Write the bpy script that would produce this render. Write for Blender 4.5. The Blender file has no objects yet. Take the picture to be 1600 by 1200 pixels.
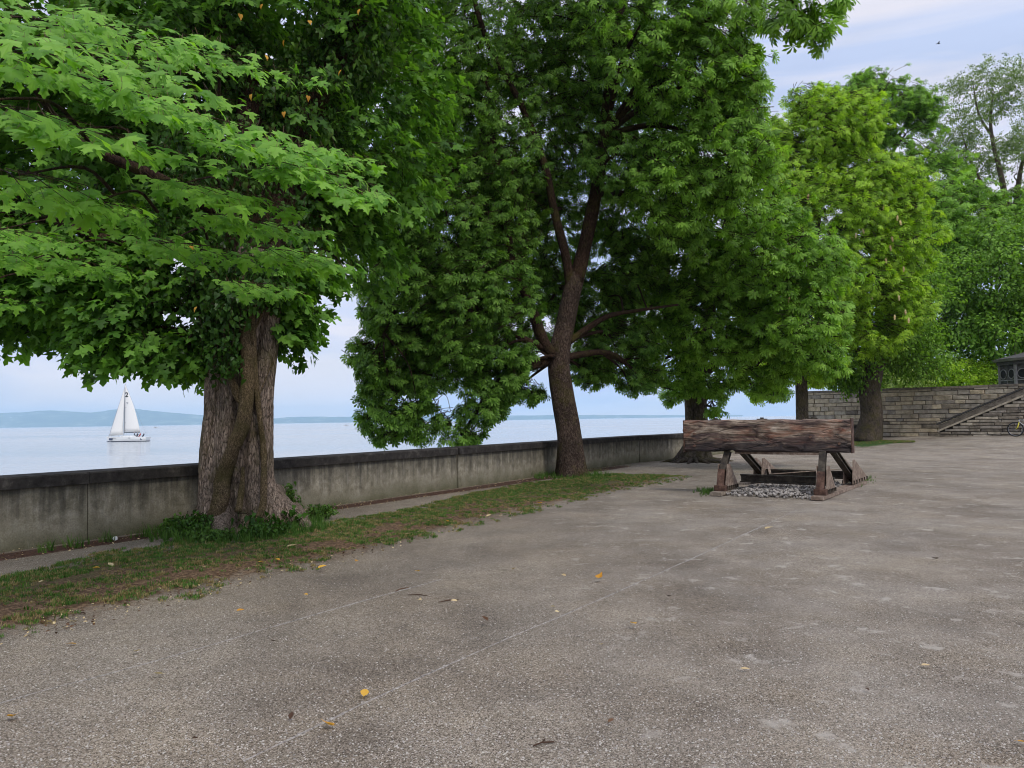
import bpy, bmesh, math, random
import numpy as np
from mathutils import Vector, Matrix, noise
random.seed(7); rng = np.random.default_rng(7)
SC = bpy.context.scene
COL = SC.collection
PI = math.pi
# ------------------------------------------------------------------ camera
H = 1.6; F = 1200.0; PITCH = math.atan(55.7/F); ROLL = math.radians(0.88)
cam_d = bpy.data.cameras.new('camera'); cam = bpy.data.objects.new('camera', cam_d); COL.objects.link(cam)
cam_d.sensor_width = 36; cam_d.lens = 36*F/1600; cam_d.clip_start = 0.05; cam_d.clip_end = 60000
CF = Vector((0, math.cos(PITCH), math.sin(PITCH)))
CU0 = Vector((0, -math.sin(PITCH), math.cos(PITCH))); CR0 = Vector((1, 0, 0))
CU = CU0*math.cos(ROLL) + CR0*math.sin(ROLL); CR = CR0*math.cos(ROLL) - CU0*math.sin(ROLL)
M = Matrix(((CR.x, CU.x, -CF.x, 0), (CR.y, CU.y, -CF.y, 0), (CR.z, CU.z, -CF.z, H), (0, 0, 0, 1)))
cam.matrix_world = M
SC.camera = cam
SC.render.resolution_x = 1024; SC.render.resolution_y = 768
def ray(px, py): return CF + CR*((px-800)/F) + CU*((600-py)/F)
def W(px, py, Y):
    d = ray(px, py); return Vector((0, 0, H)) + d*(Y/d.y)
def proj(p):
    v = p - Vector((0, 0, H)); dz = v.dot(CF)
    return 800+F*v.dot(CR)/dz, 600-F*v.dot(CU)/dz
def ss(a):
    a = min(1, max(0, a)); return a*a*(3-2*a)
def gz(x, y):
    z = 0.36*ss((x-16)/10)*ss((y-20)/18)
    return z
def G(px, py):
    d = ray(px, py); z = 0
    for _ in range(6):
        t = (z-H)/d.z; p = Vector((0, 0, H))+d*t; z = gz(p.x, p.y)
    return Vector((p.x, p.y, z))
# ------------------------------------------------------------------ world, sun, exposure
SUN_EL = math.radians(52); SUN_AZ = math.radians(150)     # azimuth clockwise from +Y (behind and right of the camera)
w = bpy.data.worlds.new('World'); SC.world = w; w.use_nodes = True
nt = w.node_tree; nt.nodes.clear()
def N(nt, t, **k):
    n = nt.nodes.new(t)
    for a, b in k.items(): setattr(n, a, b)
    return n
out = N(nt, 'ShaderNodeOutputWorld'); bg = N(nt, 'ShaderNodeBackground'); bg.inputs[1].default_value = 0.1
sky = N(nt, 'ShaderNodeTexSky', sky_type='NISHITA'); sky.sun_disc = False
sky.sun_elevation = SUN_EL; sky.sun_rotation = SUN_AZ; sky.air_density = 1.0; sky.dust_density = 2.0
tc = N(nt, 'ShaderNodeTexCoord'); mp = N(nt, 'ShaderNodeMapping'); mp.inputs['Scale'].default_value = (1.6, 1.6, 9.0)
mp.inputs['Rotation'].default_value = (0.05, 0.12, 0.4)
ns = N(nt, 'ShaderNodeTexNoise'); ns.inputs['Scale'].default_value = 1.7; ns.inputs['Detail'].default_value = 7; ns.inputs['Roughness'].default_value = .55
ns.inputs['Distortion'].default_value = .3
rp = N(nt, 'ShaderNodeValToRGB'); rp.color_ramp.elements[0].position = .34; rp.color_ramp.elements[1].position = .66
rp.color_ramp.elements[0].color = (.80, .80, .80, 1); rp.color_ramp.elements[1].color = (.98, .98, .98, 1)
n2 = N(nt, 'ShaderNodeTexNoise'); n2.inputs['Scale'].default_value = 1.5; n2.inputs['Detail'].default_value = 6; n2.inputs['Distortion'].default_value = .5
mp2 = N(nt, 'ShaderNodeMapping'); mp2.inputs['Scale'].default_value = (1.8, 1.8, 9)
cr = N(nt, 'ShaderNodeValToRGB'); cr.color_ramp.elements[0].position = .40; cr.color_ramp.elements[1].position = .55
cr.color_ramp.elements[0].color = (5.2, 6.1, 8.4, 1); cr.color_ramp.elements[1].color = (7.7, 7.6, 8.5, 1)
mx = N(nt, 'ShaderNodeMix', data_type='RGBA')
L = nt.links.new
L(tc.outputs['Generated'], mp.inputs[0]); L(mp.outputs[0], ns.inputs['Vector']); L(ns.outputs['Fac'], rp.inputs[0])
L(tc.outputs['Generated'], mp2.inputs[0]); L(mp2.outputs[0], n2.inputs['Vector']); L(n2.outputs['Fac'], cr.inputs[0])
L(rp.outputs[0], mx.inputs[0]); L(sky.outputs[0], mx.inputs[6]); L(cr.outputs[0], mx.inputs[7])
sxyz = N(nt, 'ShaderNodeSeparateXYZ'); zr = N(nt, 'ShaderNodeMapRange', interpolation_type='SMOOTHSTEP')   # overcast sky: brighter toward the zenith
L(tc.outputs['Generated'], sxyz.inputs[0]); L(sxyz.outputs[2], zr.inputs[0]); zr.inputs[1].default_value = .40; zr.inputs[2].default_value = 1.0; zr.inputs[3].default_value = 1.0; zr.inputs[4].default_value = 2.0
vm = N(nt, 'ShaderNodeVectorMath', operation='SCALE'); L(mx.outputs[2], vm.inputs[0]); L(zr.outputs[0], vm.inputs['Scale'])
L(vm.outputs[0], bg.inputs[0]); L(bg.outputs[0], out.inputs[0])
sd = bpy.data.lights.new('sun', 'SUN'); sd.energy = 1.5; sd.angle = math.radians(10); sd.color = (1, .95, .86)
so = bpy.data.objects.new('sun', sd); COL.objects.link(so)
sdir = Vector((math.sin(SUN_AZ)*math.cos(SUN_EL), math.cos(SUN_AZ)*math.cos(SUN_EL), math.sin(SUN_EL)))
so.rotation_euler = sdir.to_track_quat('Z', 'Y').to_euler()
SC.view_settings.view_transform = 'Standard'; SC.view_settings.look = 'None'; SC.view_settings.gamma = 1
SC.view_settings.use_curve_mapping = False; SC.view_settings.exposure = 0.2
SC.render.engine = 'CYCLES'; SC.cycles.volume_bounces = 4; SC.cycles.max_bounces = 12; SC.cycles.filter_width = 1.05
# ------------------------------------------------------------------ materials
def mat(name):
    m = bpy.data.materials.new(name); m.use_nodes = True; nt = m.node_tree; nt.nodes.clear()
    o = N(nt, 'ShaderNodeOutputMaterial'); b = N(nt, 'ShaderNodeBsdfPrincipled'); nt.links.new(b.outputs[0], o.inputs[0])
    return m, nt, b, o
def coords(nt, scale=(1, 1, 1), kind='Object'):
    t = N(nt, 'ShaderNodeTexCoord'); m = N(nt, 'ShaderNodeMapping'); m.inputs['Scale'].default_value = scale
    nt.links.new(t.outputs[kind], m.inputs[0]); return m.outputs[0]
def nz(nt, vec, scale, detail=5, rough=.6, dist=0):
    n = N(nt, 'ShaderNodeTexNoise'); n.inputs['Scale'].default_value = scale; n.inputs['Detail'].default_value = detail
    n.inputs['Roughness'].default_value = rough; n.inputs['Distortion'].default_value = dist
    nt.links.new(vec, n.inputs['Vector']); return n.outputs['Fac']
def ramp(nt, fac, stops):
    r = N(nt, 'ShaderNodeValToRGB'); e = r.color_ramp.elements
    while len(e) < len(stops): e.new(.5)
    for q, (p, c) in zip(e, stops):
        q.position = p; q.color = tuple(c)+(1,) if len(c) == 3 else c
    nt.links.new(fac, r.inputs[0]); return r.outputs[0]
def mixc(nt, fac, a, b, mode='MIX'):
    m = N(nt, 'ShaderNodeMix', data_type='RGBA', blend_type=mode)
    for v, i in ((fac, 0), (a, 6), (b, 7)):
        if hasattr(v, 'links') or hasattr(v, 'is_linked'): nt.links.new(v, m.inputs[i])
        elif i == 0: m.inputs[0].default_value = v
        else: m.inputs[i].default_value = tuple(v)+(1,)
    return m.outputs[2]
def math_(nt, op, a, b=None, clamp=False):
    m = N(nt, 'ShaderNodeMath', operation=op); m.use_clamp = clamp
    for i, v in enumerate((a, b)):
        if v is None: continue
        if isinstance(v, (int, float)): m.inputs[i].default_value = v
        else: nt.links.new(v, m.inputs[i])
    return m.outputs[0]
def bump(nt, b, h, strength, dist):
    n = N(nt, 'ShaderNodeBump'); n.inputs['Strength'].default_value = strength; n.inputs['Distance'].default_value = dist
    nt.links.new(h, n.inputs['Height']); nt.links.new(n.outputs[0], b.inputs['Normal']); return n
g3 = lambda v: (v, v, v)
def vor(nt, vec, scale, out='Distance', feat='F1'):
    v = N(nt, 'ShaderNodeTexVoronoi', feature=feat); v.inputs['Scale'].default_value = scale
    nt.links.new(vec, v.inputs['Vector']); return v.outputs[out]
def bw(nt, c):
    r = N(nt, 'ShaderNodeRGBToBW'); nt.links.new(c, r.inputs[0]); return r.outputs[0]

def gravel_nodes(nt):
    v = coords(nt)
    g1 = bw(nt, vor(nt, v, 135, 'Color')); g2 = bw(nt, vor(nt, v, 290, 'Color'))
    grain = math_(nt, 'ADD', math_(nt, 'MULTIPLY', g1, .55), math_(nt, 'MULTIPLY', g2, .45))
    col = ramp(nt, grain, [(.16, (.022, .018, .014)), (.34, (.095, .08, .064)), (.5, (.20, .178, .15)), (.66, (.29, .265, .235)), (.88, (.46, .43, .39))])
    big = ramp(nt, nz(nt, v, .45, 5, .6), [(.36, (.90, .85, .79)), (.5, (.98, .95, .91)), (.66, (1.08, 1.06, 1.03))])
    col = mixc(nt, 1.0, col, big, 'MULTIPLY')
    mid = ramp(nt, nz(nt, v, 3.2, 6, .7), [(.34, g3(.90)), (.64, g3(1.09))])
    col = mixc(nt, .9, col, mid, 'MULTIPLY')
    hue = ramp(nt, nz(nt, v, .9, 6, .6, .4), [(.34, (.90, .89, .88)), (.5, (1.05, 1.025, .99)), (.66, (1.17, 1.13, 1.05))]); col = mixc(nt, 1, col, hue, 'MULTIPLY')
    pit = ramp(nt, vor(nt, v, 60), [(.10, g3(.45)), (.22, g3(1))]); col = mixc(nt, .5, col, pit, 'MULTIPLY')
    lane = ramp(nt, nz(nt, coords(nt, (.55, .18, 1)), 1.0, 4, .6, .6), [(.38, (.88, .86, .84)), (.6, (1.10, 1.09, 1.07))]); col = mixc(nt, 1, col, lane, 'MULTIPLY')
    scf = ramp(nt, nz(nt, v, 9, 5, .75, .5), [(.30, g3(.62)), (.42, g3(1))]); col = mixc(nt, .8, col, scf, 'MULTIPLY')
    # fine sandy patches rubbed free of grit, toward the open right-hand side
    sx = N(nt, 'ShaderNodeSeparateXYZ'); nt.links.new(v, sx.inputs[0])
    side = math_(nt, 'MULTIPLY', math_(nt, 'ADD', sx.outputs[0], .2), .6, True)
    sp = ramp(nt, nz(nt, v, 3.6, 4, .6, .3), [(.60, g3(0)), (.68, g3(1))])
    sp = math_(nt, 'MULTIPLY', math_(nt, 'MULTIPLY', bw(nt, sp), side), .8)
    col = mixc(nt, sp, col, (.38, .345, .295))
    dust = math_(nt, 'MULTIPLY', math_(nt, 'MULTIPLY', side, .3), bw(nt, ramp(nt, nz(nt, v, 1.1, 6, .6), [(.4, g3(0)), (.7, g3(1))])))
    col = mixc(nt, dust, col, (.40, .365, .32))
    hgt = math_(nt, 'ADD', math_(nt, 'MULTIPLY', g1, .5), math_(nt, 'MULTIPLY', nz(nt, v, 60, 4, .7), 1.0))
    return v, col, hgt, grain
MG, nt, b, o = mat('gravel')
v, col, hgt, gr = gravel_nodes(nt)
nt.links.new(col, b.inputs['Base Color']); b.inputs['Roughness'].default_value = .92; b.inputs['Specular IOR Level'].default_value = .2
bump(nt, b, hgt, .8, .012)
# verge: soil, moss and grass thatch blending to gravel at its ragged border
MV, nt, b, o = mat('verge')
v, col, hgt, gr = gravel_nodes(nt)
at = N(nt, 'ShaderNodeAttribute', attribute_name='edge'); ag = N(nt, 'ShaderNodeAttribute', attribute_name='green')
soil = ramp(nt, nz(nt, v, 26, 6, .75), [(.34, (.030, .018, .012)), (.5, (.11, .066, .038)), (.64, (.27, .18, .11))])
grn = ramp(nt, nz(nt, v, 40, 5, .7), [(.3, (.015, .035, .008)), (.6, (.05, .10, .02)), (.8, (.13, .17, .05))])
gm = math_(nt, 'ADD', ag.outputs['Fac'], math_(nt, 'MULTIPLY', math_(nt, 'SUBTRACT', nz(nt, v, 3.5, 5, .7), .5), 2.2))
c2 = mixc(nt, math_(nt, 'MULTIPLY', gm, 1.0, True), soil, grn)
em = math_(nt, 'ADD', at.outputs['Fac'], math_(nt, 'MULTIPLY', math_(nt, 'SUBTRACT', nz(nt, v, 5, 6, .75), .5), 1.3))
em = ramp(nt, em, [(.30, g3(0)), (.62, g3(1))])
nt.links.new(mixc(nt, em, col, c2), b.inputs['Base Color']); b.inputs['Roughness'].default_value = .95
b.inputs['Specular IOR Level'].default_value = .15
bump(nt, b, hgt, .8, .015)

def simple(name, ramp_stops, scale=(1, 1, 1), nscale=8, rough=.85, bstr=.4, bdist=.01, detail=7, kind='Object', metal=0, dist=0, spec=.3):
    m, nt, b, o = mat(name); v = coords(nt, scale, kind); f = nz(nt, v, nscale, detail, .65, dist)
    nt.links.new(ramp(nt, f, ramp_stops), b.inputs['Base Color']); b.inputs['Roughness'].default_value = rough; b.inputs['Metallic'].default_value = metal
    b.inputs['Specular IOR Level'].default_value = spec
    if bstr: bump(nt, b, f, bstr, bdist)
    return m
def bark(name, c0, c1, c2, moss=0, vs=(9, 9, 2.0)):
    m, nt, b, o = mat(name); v = coords(nt, vs); u = coords(nt)
    f = nz(nt, v, 3.2, 8, .7, .6); vv = vor(nt, v, 3.0, 'Distance', 'DISTANCE_TO_EDGE')
    crack = ramp(nt, vv, [(0, g3(.25)), (.10, g3(1))])
    c = ramp(nt, f, [(.28, c0), (.5, c1), (.75, c2)])
    c = mixc(nt, .85, c, crack, 'MULTIPLY'); fn = ramp(nt, nz(nt, coords(nt, (26, 26, 9)), 2.2, 5, .7), [(.36, g3(.45)), (.5, g3(1)), (.66, g3(1.45))]); c = mixc(nt, .8, c, fn, 'MULTIPLY')
    tint = ramp(nt, nz(nt, u, 1.5, 5, .6), [(.4, (.75, .75, .75)), (.6, (1.15, 1.12, 1.1))]); c = mixc(nt, 1, c, tint, 'MULTIPLY')
    if moss:
        mm = ramp(nt, nz(nt, u, 2.2, 7, .7), [(.52-.1*moss, g3(0)), (.66, g3(1))])
        c = mixc(nt, math_(nt, 'MULTIPLY', bw(nt, mm), .7), c, (.085, .075, .02))
    nt.links.new(c, b.inputs['Base Color']); b.inputs['Roughness'].default_value = .95; b.inputs['Specular IOR Level'].default_value = .15
    h = math_(nt, 'ADD', math_(nt, 'ADD', f, math_(nt, 'MULTIPLY', bw(nt, fn), .4)), math_(nt, 'MULTIPLY', bw(nt, crack), .6))
    bump(nt, b, h, 1.0, .035); return m
B_MAPLE = bark('maple_bark', (.085, .064, .05), (.31, .24, .19), (.56, .46, .38), .15)
B_VINE = bark('vine_bark', (.05, .033, .018), (.20, .145, .085), (.38, .30, .19), .7, (14, 14, 9))
B_CHEST = bark('chestnut_bark', (.03, .02, .016), (.095, .065, .05), (.24, .19, .155), .1, (8, 8, 3.5))
B_LIMB = bark('limb_bark', (.022, .013, .008), (.062, .037, .025), (.12, .072, .048), .1, (8, 8, 2.5))  # darker than the trunks: crown shade put into the limb colour
B_GREY = bark('grey_bark', (.035, .028, .022), (.12, .095, .075), (.25, .21, .17), .5, (7, 7, 1.6))

def leafmat(name, a, bcol, trans=.35, rough=.5, spec=.2):
    m = bpy.data.materials.new(name); m.use_nodes = True; nt = m.node_tree; nt.nodes.clear()
    o = N(nt, 'ShaderNodeOutputMaterial'); p = N(nt, 'ShaderNodeBsdfPrincipled'); t = N(nt, 'ShaderNodeBsdfTranslucent'); x = N(nt, 'ShaderNodeMixShader')
    oi = N(nt, 'ShaderNodeObjectInfo'); ge = N(nt, 'ShaderNodeNewGeometry')
    r = math_(nt, 'ADD', math_(nt, 'MULTIPLY', oi.outputs['Random'], .5), math_(nt, 'MULTIPLY', ge.outputs['Random Per Island'], .5))
    lo = tuple(x*.6 for x in a); hi = tuple(x*1.2 for x in bcol)
    c = ramp(nt, r, [(.12, lo), (.32, a), (.68, bcol), (.9, hi)])
    nt.links.new(c, p.inputs['Base Color']); p.inputs['Roughness'].default_value = rough; p.inputs['Specular IOR Level'].default_value = spec
    tcx = mixc(nt, 1, c, (1.4, 1.5, .45), 'MULTIPLY'); nt.links.new(tcx, t.inputs[0])
    x.inputs[0].default_value = trans; nt.links.new(p.outputs[0], x.inputs[1]); nt.links.new(t.outputs[0], x.inputs[2]); nt.links.new(x.outputs[0], o.inputs[0])
    return m
L_MAPLE = leafmat('maple_leaf', (.07, .18, .022), (.155, .32, .045), .42, .5, .25)
L_MAPNEAR = leafmat('maple_leaf_near', (.11, .27, .028), (.22, .43, .055), .45, .5, .25)
L_CHEST = leafmat('chestnut_leaf', (.085, .19, .026), (.18, .33, .055), .42)
L_CHBR = leafmat('chestnut_leaf_bright', (.13, .27, .03), (.26, .45, .07), .45)
L_YG = leafmat('yellow_green_leaf', (.19, .34, .025), (.36, .53, .055), .45)
L_DARK = leafmat('deep_green_leaf', (.12, .24, .03), (.23, .40, .065), .42)
L_SILV = leafmat('grey_green_leaf', (.12, .20, .06), (.22, .31, .11), .35)
L_IVY = leafmat('ivy_leaf', (.022, .065, .008), (.055, .13, .018), .25, .4)
L_IVYG = leafmat('ivy_leaf_light', (.05, .12, .02), (.09, .17, .03), .3, .4)
L_YEL = leafmat('yellow_leaf', (.50, .24, .03), (.62, .36, .06), .25)
L_PALE = leafmat('pale_dry_leaf', (.45, .33, .18), (.60, .48, .28), .1)
L_BROWN = leafmat('brown_dry_leaf', (.05, .025, .015), (.12, .06, .03), .1)
L_BUSH = leafmat('bright_bush_leaf', (.34, .52, .04), (.50, .66, .09), .45)
L_BUSH2 = leafmat('pale_bush_leaf', (.32, .44, .12), (.50, .58, .24), .4)
L_GRASS = leafmat('grass_blade', (.03, .085, .012), (.085, .17, .03), .3, .6, .2)
L_DRYG = leafmat('dry_grass', (.16, .12, .05), (.28, .22, .10), .2, .7, .2)
# concrete of the sea wall: streaked grey, dark lichen from the top, olive algae from the bottom
def concrete(name, coping=False):
    m, nt, b, o = mat(name); u = coords(nt); sx = N(nt, 'ShaderNodeSeparateXYZ'); nt.links.new(u, sx.inputs[0])
    st = nz(nt, coords(nt, (3.5, 3.5, .25)), 2.2, 6, .65); f = nz(nt, u, 6, 8, .7); fine = nz(nt, u, 45, 5, .7)
    if coping:
        c = ramp(nt, f, [(.3, (.016, .014, .013)), (.55, (.045, .04, .037)), (.75, (.12, .108, .095))])
    else:
        c = ramp(nt, f, [(.3, (.15, .13, .092)), (.5, (.27, .242, .18)), (.72, (.44, .40, .325))])
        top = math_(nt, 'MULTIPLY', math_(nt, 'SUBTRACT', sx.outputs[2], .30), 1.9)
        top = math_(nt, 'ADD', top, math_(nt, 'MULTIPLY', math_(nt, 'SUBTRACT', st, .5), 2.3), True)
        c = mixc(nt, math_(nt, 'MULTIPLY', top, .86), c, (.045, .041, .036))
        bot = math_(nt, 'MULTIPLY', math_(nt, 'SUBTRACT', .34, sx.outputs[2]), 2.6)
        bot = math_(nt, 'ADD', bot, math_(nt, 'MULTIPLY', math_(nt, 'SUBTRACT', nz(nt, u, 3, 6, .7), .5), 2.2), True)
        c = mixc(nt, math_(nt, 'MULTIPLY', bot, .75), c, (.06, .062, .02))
        lime = ramp(nt, nz(nt, coords(nt, (5, 5, .8)), 1.3, 5, .6), [(.66, g3(0)), (.74, g3(1))])
        c = mixc(nt, math_(nt, 'MULTIPLY', bw(nt, lime), .35), c, (.42, .42, .38))
    c = mixc(nt, .7, c, ramp(nt, fine, [(.35, g3(.7)), (.65, g3(1.2))]), 'MULTIPLY')
    nt.links.new(c, b.inputs['Base Color']); b.inputs['Roughness'].default_value = .9; b.inputs['Specular IOR Level'].default_value = .2
    bump(nt, b, math_(nt, 'ADD', fine, f), .5, .01); return m
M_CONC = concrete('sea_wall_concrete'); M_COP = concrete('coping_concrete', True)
def stone(name, a, b2, c2):
    m, nt, b, o = mat(name); u = coords(nt, kind='Object'); oi = N(nt, 'ShaderNodeObjectInfo')
    ve = N(nt, 'ShaderNodeVectorMath', operation='ADD'); nt.links.new(u, ve.inputs[0])
    cb = N(nt, 'ShaderNodeCombineXYZ'); nt.links.new(math_(nt, 'MULTIPLY', oi.outputs['Random'], 40), cb.inputs[0]); nt.links.new(cb.outputs[0], ve.inputs[1])
    f = nz(nt, ve.outputs[0], 3.5, 8, .7)
    c = ramp(nt, f, [(.3, a), (.52, b2), (.75, c2)])
    c = mixc(nt, 1, c, ramp(nt, oi.outputs['Random'], [(0, (.85, .82, .80)), (.5, (1.08, 1.04, .98)), (1, (1.35, 1.28, 1.15))]), 'MULTIPLY')
    nt.links.new(c, b.inputs['Base Color']); b.inputs['Roughness'].default_value = .9; b.inputs['Specular IOR Level'].default_value = .2
    bump(nt, b, f, .8, .04); return m
M_STONE = stone('sandstone', (.17, .152, .128), (.34, .31, .265), (.50, .465, .40))
M_STONEP = stone('pale_sandstone', (.22, .185, .13), (.42, .365, .28), (.56, .51, .41))
M_STONED = stone('dark_sandstone', (.075, .065, .055), (.19, .168, .14), (.32, .29, .245))
M_MORTAR = simple('mortar', [(.3, (.035, .03, .024)), (.7, (.11, .10, .08))], nscale=6)
M_TOWER = simple('soot_dark_stone', [(.3, (.035, .032, .032)), (.7, (.10, .095, .09))], nscale=3, bdist=.03)
M_TOWERL = simple('worn_grey_stone', [(.3, (.16, .15, .15)), (.7, (.32, .30, .30))], nscale=4)
M_BLACK = simple('painted_opening_dark', [(.3, (.008, .008, .009)), (.7, (.02, .02, .02))], bstr=0)  # near-black colour stands for the shade inside the pavilion windows
M_LITTER = simple('leaf_litter', [(.28, (.018, .009, .006)), (.5, (.055, .026, .018)), (.72, (.15, .08, .05))], nscale=28, bstr=.9, bdist=.02, detail=8)
M_RUST = simple('rusty_steel', [(.3, (.025, .016, .013)), (.5, (.085, .045, .032)), (.72, (.21, .125, .09))], nscale=9, rough=.75, bdist=.006, metal=.2)
M_RUSTP = simple('pale_weathered_steel', [(.3, (.09, .06, .045)), (.5, (.22, .16, .12)), (.72, (.40, .33, .27))], nscale=11, rough=.7, bdist=.006, metal=.1)
M_STEELD = simple('dark_rail_steel', [(.3, (.015, .012, .011)), (.5, (.05, .04, .03)), (.72, (.12, .10, .075))], nscale=7, rough=.65, bdist=.005, metal=.3)
M_PLANK = simple('grey_plank', [(.3, (.12, .095, .075)), (.6, (.28, .23, .18)), (.8, (.42, .36, .30))], scale=(1, 1, 1), nscale=14)
M_BALL = leafmat('ballast', (.05, .042, .035), (.30, .275, .25), 0, .9, .2)
M_GROOVE = simple('buried_rail_line', [(.38, (.10, .088, .078)), (.48, (.26, .235, .21)), (.62, (.42, .39, .36))], nscale=38, bstr=1.0, bdist=.02)
M_PEB = leafmat('pebbles', (.13, .12, .11), (.42, .39, .35), 0, .9, .2)
# weathered timber
M_TIMB, nt, b, o = mat('weathered_timber')
v = coords(nt, (.8, 3.4, 3.4)); u = coords(nt, (.9, 2.6, 2.6)); dd = nz(nt, v, 1.7, 9, .7, .8); pp = nz(nt, u, 2.0, 6, .62, .8)
c = ramp(nt, dd, [(.30, (.018, .012, .012)), (.44, (.09, .055, .045)), (.54, (.24, .18, .13)), (.68, (.52, .44, .35))])
red = ramp(nt, nz(nt, coords(nt, (.8, 2.5, 2.5)), 1.7, 7, .65, .5), [(.48, g3(0)), (.62, g3(1))]); c = mixc(nt, math_(nt, 'MULTIPLY', bw(nt, red), .7), c, mixc(nt, .6, c, (.26, .062, .018)))
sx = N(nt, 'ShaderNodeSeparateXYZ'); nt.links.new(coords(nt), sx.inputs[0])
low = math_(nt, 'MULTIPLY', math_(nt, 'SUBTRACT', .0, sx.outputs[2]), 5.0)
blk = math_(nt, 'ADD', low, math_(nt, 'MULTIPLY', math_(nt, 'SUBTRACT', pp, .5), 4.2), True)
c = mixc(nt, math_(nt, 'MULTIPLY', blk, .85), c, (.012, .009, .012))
ck = vor(nt, coords(nt, (.7, 5, 5)), 1.5, 'Distance', 'DISTANCE_TO_EDGE'); ckr = ramp(nt, ck, [(0, g3(.12)), (.05, g3(1))]); c = mixc(nt, .55, c, ckr, 'MULTIPLY')
finl = nz(nt, coords(nt, (1.2, 14, 14)), 3.0, 6, .7, .5); c = mixc(nt, .8, c, ramp(nt, finl, [(.36, g3(.35)), (.5, g3(1)), (.68, g3(1.35))]), 'MULTIPLY')
nt.links.new(c, b.inputs['Base Color']); b.inputs['Roughness'].default_value = .85
bump(nt, b, math_(nt, 'ADD', finl, bw(nt, ckr)), .8, .018)
# water
M_WATER, nt, b, o = mat('lake_water')
b.inputs['Base Color'].default_value = (.37, .40, .41, 1); b.inputs['Roughness'].default_value = .16; b.inputs['IOR'].default_value = 1.33
h1 = nz(nt, coords(nt, (.10, .32, 1)), 1.0, 5, .6, .4); h2 = nz(nt, coords(nt, (.9, 2.2, 1)), 1.0, 4, .6)
h3 = nz(nt, coords(nt, (.004, .02, 1)), 1.0, 3, .5)
hh = math_(nt, 'ADD', math_(nt, 'MULTIPLY', h1, 1.0), math_(nt, 'MULTIPLY', h2, .25))
bump(nt, b, hh, .9, .8)
nt.links.new(ramp(nt, h3, [(.35, g3(.06)), (.65, g3(.16))]), b.inputs['Roughness'])
M_HILL, nt, b, o = mat('wooded_hills')
c = ramp(nt, nz(nt, coords(nt, (.003, .003, .012)), 1.2, 7, .65), [(.35, (.02, .045, .03)), (.55, (.06, .10, .055)), (.66, (.20, .22, .15)), (.75, (.30, .30, .24))])
vg = ramp(nt, vor(nt, coords(nt, (.012, .003, .05)), 1.0), [(.10, g3(1)), (.16, g3(0))]); c = mixc(nt, math_(nt, 'MULTIPLY', bw(nt, vg), bw(nt, ramp(nt, nz(nt, coords(nt, (.0012, .001, .006)), 1, 2), [(.5, g3(0)), (.6, g3(1))]))), c, (.9, .88, .85))
nt.links.new(c, b.inputs['Base Color']); b.inputs['Roughness'].default_value = 1
def flat(name, c, rough=.5, metal=0, spec=.5):
    m, nt, b, o = mat(name); f = nz(nt, coords(nt), 20, 4)
    nt.links.new(mixc(nt, .25, c, ramp(nt, f, [(.3, g3(.7)), (.7, g3(1.2))]), 'MULTIPLY'), b.inputs['Base Color'])
    b.inputs['Roughness'].default_value = rough; b.inputs['Metallic'].default_value = metal; b.inputs['Specular IOR Level'].default_value = spec; return m
M_SAIL = flat('sailcloth', (.78, .77, .74), .7); M_HULL = flat('white_hull', (.75, .76, .75), .3); M_NAVY = flat('navy_paint', (.02, .035, .09), .4)
M_INK = flat('black_print', (.012, .012, .014), .6); M_MAST = flat('mast_alloy', (.28, .29, .31), .4, .5); M_SKIN = flat('skin', (.5, .32, .24), .6)
M_CLOTHD = flat('dark_clothing', (.03, .035, .05), .9); M_CLOTHR = flat('red_clothing', (.4, .05, .04), .9); M_WHITE = flat('white_plastic', (.8, .8, .78), .4)
M_RUB = flat('tyre_rubber', (.012, .012, .012), .8); M_RIM = flat('rim_alloy', (.3, .3, .32), .35, .8); M_YEL = flat('yellow_paint', (.62, .56, .06), .4); M_BFR = flat('silver_frame_paint', (.45, .46, .47), .35)
M_CAND = leafmat('blossom', (.55, .40, .25), (.75, .62, .42), .3)
# ------------------------------------------------------------------ mesh helpers
def mesh(name, verts, faces, mats, smooth=False, midx=None):
    me = bpy.data.meshes.new(name)
    me.from_pydata([tuple(v) for v in verts], [], faces)
    for m in (mats if isinstance(mats, (list, tuple)) else [mats]): me.materials.append(m)
    if midx is not None: me.polygons.foreach_set('material_index', midx)
    if smooth: me.polygons.foreach_set('use_smooth', [True]*len(me.polygons))
    me.update(); return me
def obj(name, me, parent=None, loc=None, rot=None, kind=None, label=None):
    o = bpy.data.objects.new(name, me); COL.objects.link(o)
    if parent: o.parent = parent
    if loc is not None: o.location = loc
    if rot is not None: o.rotation_euler = rot
    if kind: o['kind'] = kind
    if label: o['label'] = label
    return o
def tag(o, label, cat, group=None):
    o['label'] = label; o['category'] = cat
    if group: o['group'] = group
    return o
def thing(name, label, cat, loc=(0, 0, 0), rz=0, group=None):
    o = bpy.data.objects.new(name, None); COL.objects.link(o); o.location = loc; o.rotation_euler = (0, 0, rz); o.empty_display_size = .3
    return tag(o, label, cat, group)
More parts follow.
